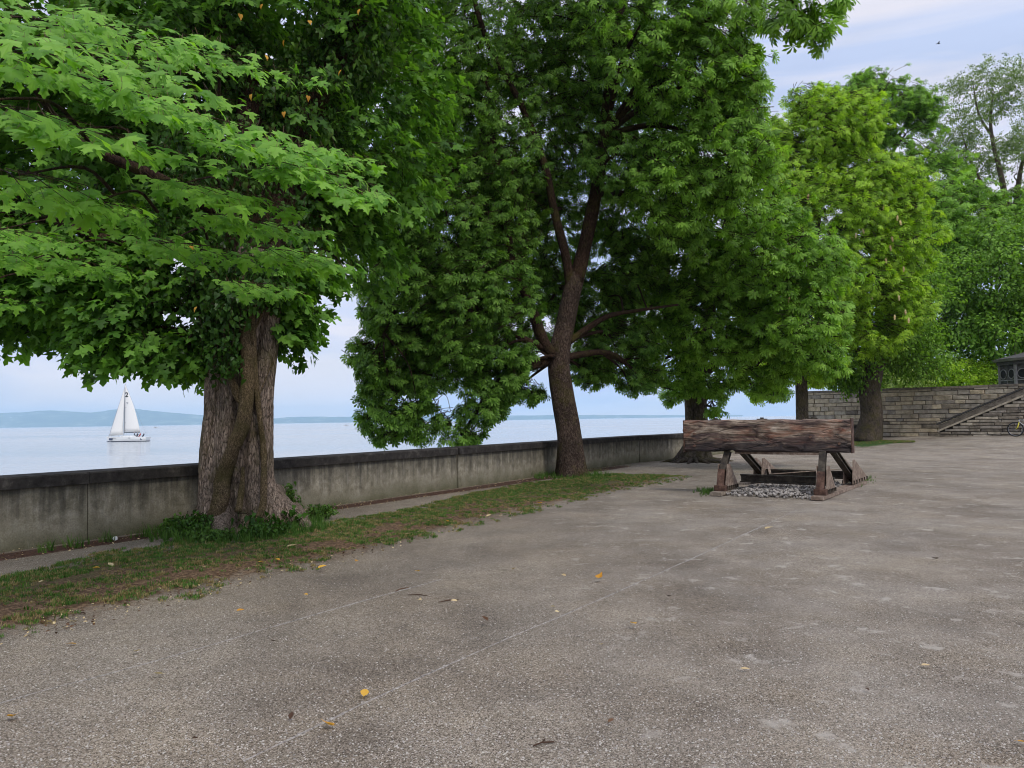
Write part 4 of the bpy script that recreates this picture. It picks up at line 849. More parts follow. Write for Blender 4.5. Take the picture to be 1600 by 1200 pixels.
ttree('dense mid-green tree on the terrace beside the dark stone pavilion', 1550, 52, 11, [LB(1560, 430, 50, 3.2, 3, 3.0, 320), LB(1600, 380, 51, 3, 3, 2.6, 240), LB(1545, 520, 50, 2.9, 2.5, 1.2, 200), LB(1600, 500, 50, 2.6, 2.5, 1.6, 180), LB(1660, 430, 51, 3, 3, 3.4, 150), LB(1520, 450, 50, 1.8, 1.8, 2.2, 120)], S_DARK, 62, top=470)
ttree('tall domed tree rising behind the yellow-green chestnut', 1380, 60, 16, [LB(1375, 165, 60, 3.2, 3, 2.6, 260), LB(1330, 200, 60, 2.6, 3, 2.2, 140), LB(1415, 210, 60, 2.4, 2.6, 2.4, 150), LB(1440, 275, 59, 3.2, 3, 2.0, 230), LB(1400, 320, 58, 3, 3, 2, 170), LB(1370, 125, 60, 2.0, 2, .9, 80), LB(1300, 170, 60, 2, 2, 1.6, 90), LB(1430, 170, 60, 2, 2, 1.8, 110)], S_CHBR, 63, top=300, thr=-.02, scl=(1.2, 1.8))
ex8 = [([W(1592, 380, 64), W(1580, 330, 64), W(1545, 300, 64), W(1510, 275, 64)], [.34, .26, .18, .07]), ([W(1575, 330, 64), W(1563, 270, 63), W(1548, 200, 64), W(1552, 140, 65)], [.26, .2, .13, .04]), ([W(1585, 340, 64), W(1596, 260, 65), W(1618, 190, 64)], [.26, .16, .05]), ([W(1552, 215, 64), W(1530, 180, 64), W(1520, 130, 64)], [.12, .09, .03]), ([W(1515, 280, 64), W(1490, 270, 64), W(1465, 235, 64)], [.12, .08, .03]),
       ([W(1545, 300, 64), W(1530, 280, 64), W(1515, 245, 64), W(1500, 200, 64)], [.16, .13, .09, .04])]
ttree('airy sparse-leaved tree with dark open limbs at the right edge', 1590, 64, 20, [LB(1490, 190, 64, 2.6, 2.6, 3.4, 130), LB(1545, 140, 64, 2.6, 2.6, 2.6, 120), LB(1530, 240, 64, 2.8, 2.6, 2.6, 110), LB(1600, 160, 64, 3, 3, 4, 150), LB(1590, 270, 64, 2.8, 2.6, 2.8, 90), LB(1480, 270, 64, 1.8, 2, 1.6, 50), LB(1660, 200, 64, 3.4, 3, 4, 110)], S_SILV, 64, top=340, thr=-.05, scl=(.75, 1.2), dens=3.6, extra=ex8)
# bright shrubs behind the parapet
def bush(px, py, Y, rx, rz, n_, src, label):
    c = W(px, py, Y); bb = Vector((c.x, c.y, TZ)); t = thing('flowering_shrub' if src is S_BUSH2 else 'green_shrub', label, 'shrub', bb)
    P, R, S = lobe_points([(c, (rx*1.1, rx*.8, rz), n_*3)], (c.x, c.y), 1, .9, -.6, (-.1, .5), (.7, 1.1), int(px))
    scatter('foliage', [p-bb for p in P], R, S, [r.randrange(3) for _ in P], src, t); mb = MB()
    for k in range(5): mb.tube([(r.uniform(-.1, .1), r.uniform(-.1, .1), 0), (r.uniform(-.5, .5)*rx, r.uniform(-.5, .5)*rx, c.z-TZ+rz*.4)], [.05, .015], 5)
    obj('stems', mb.mesh('stems', B_LIMB), t)
bush(1412, 596, 50, 1.5, .85, 150, S_BUSH2, 'pale green rounded shrub at the left end of the parapet')
bush(1445, 586, 53, 1.6, 1.2, 150, S_BUSH2, 'tall pale shrub behind the slim terrace trunk')
bush(1495, 588, 50, 1.9, 1.0, 220, S_BUSH, 'broad vivid lime-green shrub between the two terrace trunks')
bush(1520, 572, 54, 1.7, 1.3, 150, S_BUSH, 'taller lime-green shrub at the back, left of the thicker terrace trunk')
bush(1560, 584, 51.5, 1.0, 1.3, 110, S_BUSH, 'lime-green shrub squeezed between terrace trunk and pavilion')
bush(1385, 585, 58, 1.6, 1.5, 120, S_BUSH2, 'small shrub glimpsed right of the thick trunk')
# ================================================================== STONE WALL, STAIR, PAVILION
sw2 = thing('stone_wall', 'high coursed sandstone wall closing the far end of the promenade', 'wall', A)
wa = math.atan2(WD.y, WD.x)
RW = Matrix.Rotation(wa, 3, 'Z')
def wpt(s, off, z): return WD*s+WNn*off+Vector((0, 0, z))
mb = MB(); mb.box(wpt(WLEN/2, -.25, (TZ+.5-3)/2-.0), (WLEN, .44, TZ+.5+3+.05), RW); obj('wall_core', mb.mesh('wall_core', M_MORTAR), sw2)
BLK = {}
def block_mesh(l, h, d, seed, m):
    key = (round(l, 1), round(h, 2), seed % 3, m.name)
    if key in BLK: return BLK[key]
    bm = bmesh.new(); bmesh.ops.create_cube(bm, size=1); rr = random.Random(seed)
    for v_ in bm.verts: v_.co = Vector((v_.co.x*(round(l, 1)-.025), v_.co.y*d, v_.co.z*(h-.025)))
    bmesh.ops.bevel(bm, geom=[e for e in bm.edges if all(q.co.y < 0 for q in e.verts)], offset=.018, segments=1, affect='EDGES')
    for v_ in bm.verts: v_.co += Vector((rr.uniform(-.006, .006), rr.uniform(-.02, .004), rr.uniform(-.006, .006)))
    me = bpy.data.meshes.new('stone_block'); bm.to_mesh(me); bm.free(); me.materials.append(m); BLK[key] = me; return me
rs = random.Random(4); z = -.15; course = 0
while z < 2.9:
    h = rs.choice((.22, .25, .28)) if z > 1.2 else rs.choice((.17, .2, .24)); h = min(h, 2.99-z); s = -.0+rs.uniform(0, .4)-.4
    while s < WLEN:
        l = round(rs.uniform(.4, 1.15), 1); s0 = max(s, 0); s1 = min(s+l, WLEN); s += l
        if s1-s0 < .15: continue
        if z+h < .3 and s0 < 4.0: continue
        if s0 > 13.5 and z > .3 and rs.random() < .0: continue
        m_ = M_STONEP if (s0 < 6.4 and rs.random() < .75) else (M_STONED if rs.random() < (.45 if z < 1.2 else .12) else (M_STONEP if rs.random() < .25 else M_STONE))
        obj('stone_block', block_mesh(s1-s0, h, .16, rs.randrange(99), m_), sw2, wpt((s0+s1)/2, rs.uniform(.0, .035), z+h/2), (0, 0, wa))
    z += h; course += 1
s = -.1
while s < WLEN:
    l = rs.uniform(1.1, 1.6); mb = MB(); mb.box((0, 0, 0), (l-.015, .62, .12)); o = obj('coping_stone', mb.mesh('coping_stone', M_STONED), sw2, wpt(s+l/2, -.18, 3.04+rs.uniform(-.01, .01)), (0, 0, wa)); s += l
# stair flight against the wall
st = thing('stone_stair', 'stone staircase with sloping parapet rising to the right along the wall', 'stair', A)
S0 = 8.05; SL = .455; OFF = 1.45; ZB = 1.02     # start distance along the wall, slope, projection, parapet height at its start
def ztop(s): return ZB+SL*(s-S0)
rs = random.Random(8); SE = 13.6
# core
def prism(poly, off0, off1, m, name, par):
    V = [wpt(s, off0, z) for s, z in poly]+[wpt(s, off1, z) for s, z in poly]; n_ = len(poly)
    return obj(name, mesh(name, V, [tuple(range(n_)), tuple(range(2*n_-1, n_-1, -1))]+[(i, n_+i, n_+(i+1) % n_, (i+1) % n_) for i in range(n_)], m), par)
prism([(S0+.02, -.3), (SE, -.3), (SE, ztop(SE)-.40), (S0+.02, ztop(S0)-.40)], OFF-.3, OFF-.10, M_MORTAR, 'stair_core', st)
z = .0
while z < ztop(SE)-.5:
    h = rs.choice((.13, .15, .17)); s = S0+.01+max(0, (z+h-(ZB-.42))/SL); 
    while s < SE:
        l = round(rs.uniform(.5, 1.2), 1); l2 = min(l, SE-s)
        if l2 > .15: obj('stone_block', block_mesh(l2, h, .14, rs.randrange(99), M_STONED if rs.random() < .4 else M_STONE), st, wpt(s+l2/2, OFF-.02+rs.uniform(-.02, .02), z+h/2+.0), (0, 0, wa))
        s += l
    z += h
prism([(S0-.06, ztop(S0)-.46), (SE, ztop(SE)-.46), (SE, ztop(SE)-.36), (S0-.06, ztop(S0)-.36)], OFF-.32, OFF+.10, M_STONE, 'string_course', st)
prism([(S0, ztop(S0)-.355), (SE, ztop(SE)-.355), (SE, ztop(SE)-.07), (S0, ztop(S0)-.07)], OFF-.22, OFF-.02, M_STONED, 'parapet', st)
prism([(S0-.12, ztop(S0)-.065), (SE, ztop(SE)-.065), (SE, ztop(SE)+.02), (S0-.12, ztop(S0)+.02)], OFF-.28, OFF+.04, M_TOWER, 'parapet_coping', st)
k = 0
while True:
    s = S0+.2+k*.33; z = .15*(k+1)
    if s > SE or z > TZ+.4: break
    mb = MB(); mb.box((0, 0, -.35), (.36, OFF-.42, .7+.15)); obj('step', mb.mesh('step', M_STONE), st, wpt(s+.165, (OFF-.3)/2+.05, z), (0, 0, wa)); k += 1
# pavilion (dark octagonal stone kiosk)
pc = Vector((W(1622, 600, 44).x, 44, TZ)); pv = thing('stone_pavilion', 'dark octagonal stone kiosk with round tracery windows on the terrace', 'pavilion', pc)
PR = 2.0; PH = 1.95
def octa(r_, z0, z1, name, m, r1=None):
    mb = MB(); V = [(r_*math.cos(PI/8+k*PI/4), r_*math.sin(PI/8+k*PI/4), z0) for k in range(8)]+[((r1 or r_)*math.cos(PI/8+k*PI/4), (r1 or r_)*math.sin(PI/8+k*PI/4), z1) for k in range(8)]
    mb.add(V, [tuple(range(7, -1, -1)), tuple(range(8, 16))]+[(k, (k+1) % 8, 8+(k+1) % 8, 8+k) for k in range(8)]); return obj(name, mb.mesh(name, m), pv)
octa(PR*.93, 0, PH, 'wall', M_TOWER); octa(PR, -.02, .12, 'plinth', M_TOWERL); octa(PR*1.0, PH, PH+.2, 'frieze', M_TOWER); octa(PR*1.06, PH+.2, PH+.34, 'cornice', M_TOWERL, PR*1.13); octa(PR*1.08, PH+.34, PH+.75, 'roof', M_TOWER, PR*.25)
for k in range(8):
    a = PI/8+k*PI/4; mb = MB(); mb.box((0, 0, PH/2), (.14, .14, PH-.02)); obj('pilaster', mb.mesh('pilaster', M_TOWERL), pv, (PR*.93*math.cos(a), PR*.93*math.sin(a), 0), (0, 0, a))
    a = k*PI/4; ap = PR*.93*math.cos(PI/8)
    for dx in (-.36, .36):
        mb = MB(); ring = [(0, .27*math.cos(q*PI/10), .27*math.sin(q*PI/10)) for q in range(21)]; mb.tube(ring, .03, 6, cap=False); c_ = Vector((ap+.01, dx, 1.42)); R_ = Matrix.Rotation(a, 3, 'Z')
        o = obj('tracery_ring', mb.mesh('ring', M_TOWERL, True), pv, R_ @ c_, (0, 0, a))
        mb = MB(); mb.tube([(-.02, 0, 0), (.012, 0, 0)], .25, 16); obj('opening_disc', mb.mesh('opening_disc', M_BLACK), pv, R_ @ c_, (0, 0, a))  # solid disc on the wall, inner shade is in its colour
    mb = MB(); mb.box((0, 0, 0), (.04, 1.3, .05)); obj('moulding', mb.mesh('moulding', M_TOWERL), pv, Matrix.Rotation(a, 3, 'Z') @ Vector((ap+.02, 0, 1.06)), (0, 0, a))
    mb = MB(); mb.box((0, 0, 0), (.04, .05, .95)); obj('mullion', mb.mesh('mullion', M_TOWERL), pv, Matrix.Rotation(a, 3, 'Z') @ Vector((ap+.02, 0, .56)), (0, 0, a))
# ================================================================== BUFFER STOP
O = Vector((5.0, 15.15, gz(5, 15))); da = Vector((.57, .82, 0)).normalized(); pa = Vector((da.y, -da.x, 0))
bs = thing('buffer_stop', 'old railway buffer stop with massive weathered timber beam on rusty steel legs', 'buffer stop', O)
def B(d, p, z): return da*d+pa*p+Vector((0, 0, z))
ba = math.atan2(pa.y, pa.x)
# beam
bm = bmesh.new(); bmesh.ops.create_cube(bm, size=1)
bmesh.ops.subdivide_edges(bm, edges=bm.edges[:], cuts=1, use_grid_fill=True)
bmesh.ops.scale(bm, vec=(3.26, .36, .655), verts=bm.verts)
def cutx(bm, n_, axis, lo, hi):
    for k in range(1, n_):
        q = lo+(hi-lo)*k/n_; co = [0, 0, 0]; co[axis] = q; no = [0, 0, 0]; no[axis] = 1
        bmesh.ops.bisect_plane(bm, geom=bm.verts[:]+bm.edges[:]+bm.faces[:], plane_co=co, plane_no=no)
cutx(bm, 48, 0, -1.68, 1.68); cutx(bm, 16, 2, -.3275, .3275); cutx(bm, 5, 1, -.18, .18)
bm.normal_update()
for v_ in bm.verts:
    c_ = v_.co.copy(); d_ = .016*noise.noise(Vector((c_.x*1.6, c_.y*4, c_.z*11)))+.010*noise.noise(Vector((c_.x*6, c_.y*8, c_.z*26)))
    ch = noise.noise(Vector((c_.x*2.2+4, c_.y*3, c_.z*7)))
    if ch > .32: d_ -= .045*(ch-.32)/.3
    if abs(c_.z) > .31 and abs(c_.y) > .16: d_ -= .018+.03*abs(noise.noise(Vector((c_.x*3, 1, c_.z*9))))
    v_.co += v_.normal*d_
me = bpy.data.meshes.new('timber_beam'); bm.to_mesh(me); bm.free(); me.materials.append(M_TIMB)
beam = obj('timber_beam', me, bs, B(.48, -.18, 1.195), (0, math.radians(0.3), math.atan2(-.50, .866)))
bR = Matrix.Rotation(math.atan2(-.50, .866), 3, 'Z'); bc = B(.48, -.18, 1.195)
def onbeam(x, y, z): return bc+bR @ Vector((x, y, z))
for x in (-1.635, 1.635):
    mb = MB(); mb.box((0, 0, 0), (.02, .36, .67)); obj('end_plate', mb.mesh('end_plate', M_RUST), bs, onbeam(x, 0, 0), (0, 0, math.atan2(-.50, .866)))
for x in (-1.0, -.05, .93):
    mb = MB(); mb.box((0, 0, 0), (.18, .16, .016)); mb.box((0, 0, .02), (.06, .06, .028)); obj('bolt_plate', mb.mesh('bolt_plate', M_STEELD), bs, onbeam(x, 0, .338), (0, 0, math.atan2(-.50, .866)))
for x, z in ((-1.4, .05), (-1.4, -.2), (1.45, .12), (1.42, -.15), (-.75, -.08), (.9, -.02)):
    mb = MB(); mb.tube([(0, 0, 0), (0, -.03, 0)], .028, 6); obj('bolt', mb.mesh('bolt', M_RUST), bs, onbeam(x, -.185, z), (0, 0, math.atan2(-.50, .866)))
mb = MB(); mb.tube([(0, 0, 0), (-.05, 0, 0)], .04, 8); obj('bolt', mb.mesh('bolt', M_RUST), bs, onbeam(-1.65, 0, .12), (0, 0, math.atan2(-.50, .866)))
def bar(p0, p1, w_, h_, up=Vector((0, 0, 1)), prof='I'):
    t = (p1-p0); l = t.length; t.normalize(); s_ = t.cross(up).normalized(); u_ = s_.cross(t).normalized(); R_ = Matrix((s_, t, u_)).transposed(); mb = MB(); c_ = (p0+p1)/2
    if prof == 'I':
        tk = h_*.17
        mb.box(c_+u_*(h_/2-tk/2), (w_, l, tk), R_); mb.box(c_-u_*(h_/2-tk/2), (w_*1.15, l, tk), R_); mb.box(c_, (w_*.22, l, h_-tk*2-.004), R_)
    else: mb.box(c_, (w_, l, h_), R_)
    return mb
gauge = .97
for sd_ in (-1, 1):
    p = gauge*sd_
    obj('leg', bar(B(.02, p, .12), B(.16, p, .5), .12, .14, da).mesh('leg', M_RUST), bs)
    obj('leg', bar(B(.16, p, .46), B(.46, p*.97, .88), .11, .12, da).mesh('leg', M_STEELD), bs, label='upper part of a front leg')
    obj('leg', bar(B(.75, p*.97, 1.10), B(3.1, p, .14), .11, .13).mesh('leg', M_STEELD), bs, label='long raking rear leg')
    obj('skid', bar(B(-.28, p, .05), B(3.95, p, .04), .22, .07, prof='box').mesh('skid', M_PLANK if sd_ < 0 else M_RUSTP), bs)
    for d0_, d1_, dap, zt in ((.06, .80, .24, .62), (2.45, 4.0, 2.62, .62)):
        g = MB(); off = pa*(.09)
        for oo in (pa*.085, -pa*.085):
            a_ = [B(d0_, p, .10)+oo, B(d1_, p, .10)+oo, B(d1_, p, .17)+oo, B(dap+.1, p, zt)+oo, B(dap-.06, p, zt)+oo, B(d0_-.0, p, .2)+oo]; b_ = [q+pa*.016*(1 if oo.dot(pa) > 0 else -1) for q in a_]
            g.add(a_+b_, [tuple(range(5, -1, -1)), tuple(range(6, 12))]+[(i, (i+1) % 6, 6+(i+1) % 6, 6+i) for i in range(6)])
        obj('gusset_plate', g.mesh('gusset_plate', M_RUSTP), bs)
        mb = MB(); mb.box((0, 0, 0), (.032, .025, .07)); bme = mb.mesh('bolt', M_STEELD)
        for k in range(6):
            for oo in (-.115, .115): obj('bolt', bme, bs, B(d0_+.06+(d1_-d0_-.12)*k/5, p+oo, .145), (0, 0, ba+PI/2))
        mb = MB(); mb.tube([(0, -.012, 0), (0, .012, 0)], .022, 6); hme = mb.mesh('bolt', M_STEELD)
        for k in range(4): obj('bolt', hme, bs, B(dap+.06+(.06 if d0_ > 1 else .015)*k, p-.105, zt-.1-.1*k), (0, 0, ba+PI/2))
    mb = MB(); mb.box((0, 0, 0), (.22, .16, .11)); obj('foot', mb.mesh('foot', M_RUST), bs, B(.02, p, .145), (0, 0, ba))
for d_, e in ((.95, 0), (2.77, .05)):
    obj('cross_rail', bar(B(d_, -gauge+.12, .285), B(d_+e, gauge+.05, .27), .13, .17).mesh('cross_rail', M_STEELD), bs)
obj('steel_angle', bar(B(.42, -.78, .85), B(.42, .95, .84), .07, .05, prof='box').mesh('steel_angle', M_RUSTP), bs)
obj('tie_bar', bar(B(2.75, -.8, .42), B(1.0, -.25, .38), .05, .012, prof='box').mesh('tie_bar', M_RUSTP), bs)
obj('tie_bar', bar(B(1.0, -.25, .382), B(2.8, .75, .40), .05, .012, prof='box').mesh('tie_bar', M_RUSTP), bs)
mb = bar(B(.55, -.72, .2), B(1.35, -.62, .17), .12, .05, prof='box'); obj('plank', mb.mesh('plank', M_PLANK), bs)
P = []; R = []; S = []; I = []
for k in range(2300):
    d_ = random.uniform(-.15, 3.0); p_ = random.uniform(-.95, .88)
    e = max(0, 1-(p_/1.0)**4)*ss((d_+.25)/.5)
    if random.random() > e+.15: continue
    q = O+B(d_, p_, .02+.11*e*random.random()); P.append(q); R.append((random.uniform(-1, 1), random.uniform(-1, 1), random.uniform(0, 6.28))); S.append(random.uniform(.035, .085)); I.append(random.randrange(4))
BLS = [source('ballast_%d' % k, rock('ballast', .5, M_BALL, k+50, .75)) for k in range(4)]
o = scatter('ballast_stones', P, R, S, I, BLS); tag(o, 'heap of pale grey ballast stones between the buffer stop legs', 'stones')
# ================================================================== BICYCLE
bp = Vector((W(1587, 680, 38.9).x, 38.9, 0)); bp.z = gz(bp.x, bp.y)+.0; bk = thing('bicycle', 'bicycle with yellow front fork standing by the stone stair at the right edge', 'bicycle', bp, wa)
WR = .345
def wheel(x):
    mb = MB(); ring = [(x+WR*math.cos(q*PI/16), 0, WR+.018+WR*math.sin(q*PI/16)) for q in range(33)]; mb.tube(ring, .026, 8, cap=False); wh = obj('wheel', mb.mesh('tyre', M_RUB, True), bk)
    mb = MB(); mb.tube([(x+(WR-.035)*math.cos(q*PI/16), 0, WR+.018+(WR-.035)*math.sin(q*PI/16)) for q in range(33)], .012, 6, cap=False); obj('rim', mb.mesh('rim', M_RIM, True), wh)
    mb = MB(); mb.tube([(x, -.05, WR+.018), (x, .05, WR+.018)], .025, 8); obj('hub', mb.mesh('hub', M_RIM, True), wh)
    mb = MB()
    for q in range(20): a = q*PI/10; mb.tube([(x, .02*(-1)**q, WR+.018), (x+(WR-.035)*math.cos(a), 0, WR+.018+(WR-.035)*math.sin(a))], .0025, 3, cap=False)
    obj('spokes', mb.mesh('spokes', M_RIM), wh)
wheel(0); wheel(1.08)
zc = WR+.018; fr = MB(); hd = (.20, 0, .72); ht = (.165, 0, .84); bb_ = (.66, 0, .30); stp = (.80, 0, .78)
for a_, b_ in ((hd, bb_), (ht, stp), (bb_, stp)): fr.tube([a_, b_], .019, 8)
fr.tube([hd, ht], .024, 8)
for y in (-.05, .05): fr.tube([bb_, (1.08, y, zc)], .010, 6); fr.tube([stp, (1.08, y, zc)], .009, 6)
obj('frame', fr.mesh('frame', M_BFR, True), bk)
mb = MB()
for y in (-.055, .055): mb.tube([(0, y, zc), (.10, y, .45), (.17, y*.9, .68)], [.014, .02, .024], 8)
mb.box((.17, 0, .69), (.05, .14, .04)); obj('fork', mb.mesh('fork', M_YEL, True), bk)
mb = MB(); mb.tube([ht, (.15, 0, .95), (.08, 0, .98)], .014, 8); mb.tube([(.10, -.30, .98), (.07, -.1, .98), (.07, .1, .98), (.10, .30, .98)], .013, 8); obj('handlebar', mb.mesh('handlebar', M_RUB, True), bk)
mb = MB(); mb.tube([stp, (.83, 0, .92)], .014, 8); mb.tube([(.68, 0, .94), (.78, 0, .95), (.90, 0, .95), (.96, 0, .955)], [.02, .04, .075, .05], 10); obj('saddle', mb.mesh('saddle', M_RUB, True), bk)
mb = MB(); mb.tube([(.66, -.07, .30), (.66, .07, .30)], .02, 8); mb.tube([(.66, -.09, .30), (.58, -.09, .15)], .01, 6); mb.tube([(.66, .09, .30), (.74, .09, .45)], .01, 6); mb.tube([(.66, -.06, .30), (.66, -.05, .30)], .09, 16); obj('crank', mb.mesh('crank', M_STEELD), bk)
# ================================================================== SAILING YACHT and boats
yb = W(200, 689.5, 201); yb.z = WL; yt = thing('sailboat', 'white sailing yacht with dark-lettered mainsail heading left on the lake', 'sailboat', yb, math.radians(3))
def hullmesh(L_, Bm, Hh, name, m, z0=-.25, sc=1):
    V = []; Fc = []; ns_ = 14
    for i in range(ns_+1):
        t = i/ns_; x = -L_/2+L_*t; wd = Bm/2*(math.sin(PI*min(1, (t*.62+.02)))**.8)*(1 if t < .9 else 1); wd *= sc; sh = Hh*(1.12-.18*t)
        for k, (fy, fz) in enumerate(((0, z0), (.55, z0+.05), (.9, .15), (1, sh*.6), (1, sh))): V.append((x+(-.45*(fz/Hh) if t < .05 else 0)+(.3*fz/Hh if t > .95 else 0), -wd*fy, fz))
        for k, (fy, fz) in enumerate(((1, sh), (1, sh*.6), (.9, .15), (.55, z0+.05))): V.append((x+(-.45*(fz/Hh) if t < .05 else 0)+(.3*fz/Hh if t > .95 else 0), wd*fy, fz))
    for i in range(ns_):
        for j in range(9): Fc.append((i*9+j, i*9+(j+1) % 9, (i+1)*9+(j+1) % 9, (i+1)*9+j))
    Fc += [tuple(range(8, -1, -1)), tuple(ns_*9+j for j in range(9))]
    return mesh(name, V, Fc, m, False)
hull = obj('hull', hullmesh(9.9, 3.1, 1.25, 'hull', M_HULL), yt); mb = MB()
obj('boot_stripe', hullmesh(9.92, 3.1, .17, 'boot_stripe', M_NAVY, -.2, 1.03), yt)
mb = MB(); mb.box((-4.1, -.62, .75), (1.2, .02, .45), Matrix.Rotation(math.radians(-24), 3, 'Z')); obj('bow_panel', mb.mesh('bow_panel', M_NAVY), yt)
mb = MB(); mb.box((4.3, -1.42, .7), (1.2, .03, .4), Matrix.Rotation(math.radians(10), 3, 'Z')); obj('stern_panel', mb.mesh('stern_panel', M_NAVY), yt)
for x in (-3.0, 1.0): mb = MB(); mb.box((0, 0, 0), (.9 if x < 0 else .5, .02, .10)); obj('hull_window', mb.mesh('hull_window', M_INK), yt, (x, -1.22 if x < 0 else -1.58, .98))
mb = MB(); mb.box((.6, 0, 1.42), (4.4, 1.7, .36)); obj('cabin', mb.mesh('cabin', M_HULL), yt)
mb = MB(); mb.tube([(-1.05, 0, 1.2), (-1.0, 0, 8), (-.85, 0, 15.2)], [.10, .09, .05], 8); obj('mast', mb.mesh('mast', M_MAST), yt)
mb = MB(); mb.tube([(-1.0, 0, 2.45), (3.2, -.15, 2.25)], .09, 8); obj('boom', mb.mesh('boom', M_INK), yt)
mb = MB()
for a_, b_ in (((-4.95, 0, 1.35), (-.85, 0, 14.6)), ((4.9, 0, 1.2), (-.85, 0, 15.1)), ((-1.0, -1.4, 1.2), (-.9, 0, 12)), ((-1.0, 1.4, 1.2), (-.9, 0, 12))): mb.tube([a_, b_], .02, 4)
obj('rigging', mb.mesh('rigging', M_MAST), yt)
def sail(rows, name):     # rows of (luff point, leech point), bellied
    V = []; Fc = []; n_ = 8
    for i, (a_, b_) in enumerate(rows):
        a_, b_ = Vector(a_), Vector(b_); wv = (b_-a_).length
        for j in range(n_+1): t = j/n_; p = a_.lerp(b_, t); p.y -= .14*wv*math.sin(PI*t**.8); V.append(p)
    for i in range(len(rows)-1):
        for j in range(n_): Fc.append((i*(n_+1)+j, i*(n_+1)+j+1, (i+1)*(n_+1)+j+1, (i+1)*(n_+1)+j))
    o = obj(name, mesh(name, V, Fc, M_SAIL, True), yt); md = o.modifiers.new('thick', 'SOLIDIFY'); md.thickness = .02; return o
main_leech = lambda t: 3.15-4.0*t+.85*math.sin(PI*t)*.55
sail([((-.93+.10*t, 0, 2.6+12.4*t), (main_leech(t)*1.0 if t < 1 else -.75, -.1, 2.45+12.5*t)) for t in [i/12 for i in range(13)]], 'mainsail')
sail([((-4.85+3.95*t, 0, 1.5+13*t), (-1.15+.2*t, -.25*(1-t), 1.75+12.7*t)) for t in [i/10 for i in range(11)]], 'jib')
def text(s, size, loc, m, name, par, rot=(PI/2, 0, 0)):
    cu = bpy.data.curves.new(name, 'FONT'); cu.body = s; cu.size = size; cu.extrude = .006; cu.offset = .02*size; cu.align_x = 'CENTER'; cu.align_y = 'CENTER'
    o = bpy.data.objects.new(name, cu); COL.objects.link(o); dg = bpy.context.evaluated_depsgraph_get(); me = bpy.data.meshes.new_from_object(o.evaluated_get(dg)); bpy.data.objects.remove(o); me.materials.clear(); me.materials.append(m)
    return obj(name, me, par, loc, rot)
text('2', 1.7, (-.32, -.26, 12.2), M_INK, 'sail_number', yt)
for x, z, w_, h_ in ((-.1, 10.15, .5, .14), (-.05, 9.95, .35, .08)): mb = MB(); mb.box((0, 0, 0), (w_, .012, h_)); obj('sail_emblem', mb.mesh('sail_emblem', M_MAST), yt, (x, -.40, z))
for z in (8.9, 5.0): mb = MB(); mb.box((0, 0, 0), (1.1, .012, .04)); obj('sail_batten', mb.mesh('sail_batten', M_MAST), yt, (-.2, -.30, z))
for x in [-4.6+.92*k for k in range(11)]:
    mb = MB(); mb.tube([(0, 0, 0), (0, 0, .55)], .018, 4); obj('stanchion', mb.mesh('stanchion', M_MAST), yt, (x, -.95 if abs(x) > 3.5 and x < 0 else -1.3, 1.2))
def crew(loc, m, lab, rz):
    t = thing('person', lab, 'person', loc, rz, 'crew on the yacht'); bm = bmesh.new()
    me = bpy.data.meshes.new('body'); vs = [(0, 0, .1), (0, 0, .35), (0, 0, .55), (0, 0, .66), (0, 0, .82), (.09, 0, .05), (.42, .1, .08), (.46, .1, -.35), (.42, -.1, .08), (.46, -.1, -.35), (.02, .2, .52), (.12, .26, .28), (.3, .18, .25), (.02, -.2, .52), (.12, -.26, .28), (.3, -.18, .25)]
    es = [(0, 1), (1, 2), (2, 3), (3, 4), (0, 6), (6, 7), (0, 8), (8, 9), (2, 10), (10, 11), (11, 12), (2, 13), (13, 14), (14, 15)]; me.from_pydata(vs, es, []); me.materials.append(m)
    o = bpy.data.objects.new('body', me); COL.objects.link(o); o.parent = t; md = o.modifiers.new('skin', 'SKIN'); rad = [.15, .15, .17, .06, .10, .1, .08, .05, .08, .05, .07, .05, .04, .07, .05, .04]
    for v_, q in zip(me.skin_vertices[0].data, rad): v_.radius = (q, q)
    me.skin_vertices[0].data[0].use_root = True; o.modifiers.new('sub', 'SUBSURF').levels = 1
    mb = MB(); mb.tube([(0, 0, -.11), (0, 0, -.06), (0, 0, .04), (0, 0, .1)], [.05, .095, .1, .04], 8); obj('head', mb.mesh('head', M_SKIN, True), t, (0, 0, .84)); return t
crew(yb+Vector((2.0, -.7, 1.45)), M_CLOTHD, 'crew member in dark jacket, the one sitting nearest the mast', .4); crew(yb+Vector((2.9, -.8, 1.35)), M_CLOTHD, 'crew member in dark jacket under the boom end', 2.8)
crew(yb+Vector((3.6, -.8, 1.35)), M_CLOTHR, 'crew member in red jacket near the stern', 3.0); crew(yb+Vector((4.4, -.5, 1.35)), M_CLOTHD, 'crew member at the very stern of the yacht', 3.1)
def motor(px, Y, L_, label):
    p = W(px, 668, Y); p.z = WL; t = thing('motor_boat', label, 'boat', p); obj('hull', hullmesh(L_, L_*.3, L_*.1, 'hull', M_HULL), t)
    mb = MB(); mb.box((0, 0, L_*.14), (L_*.35, L_*.2, L_*.09)); mb.box((0, 0, L_*.2), (L_*.42, L_*.22, L_*.015)); obj('cabin', mb.mesh('cabin', M_CLOTHD), t)
motor(243, 1150, 8, 'tiny motor boat near the horizon right of the yacht'); motor(541, 900, 6, 'tiny boat on the open lake right of the nearest trunk')
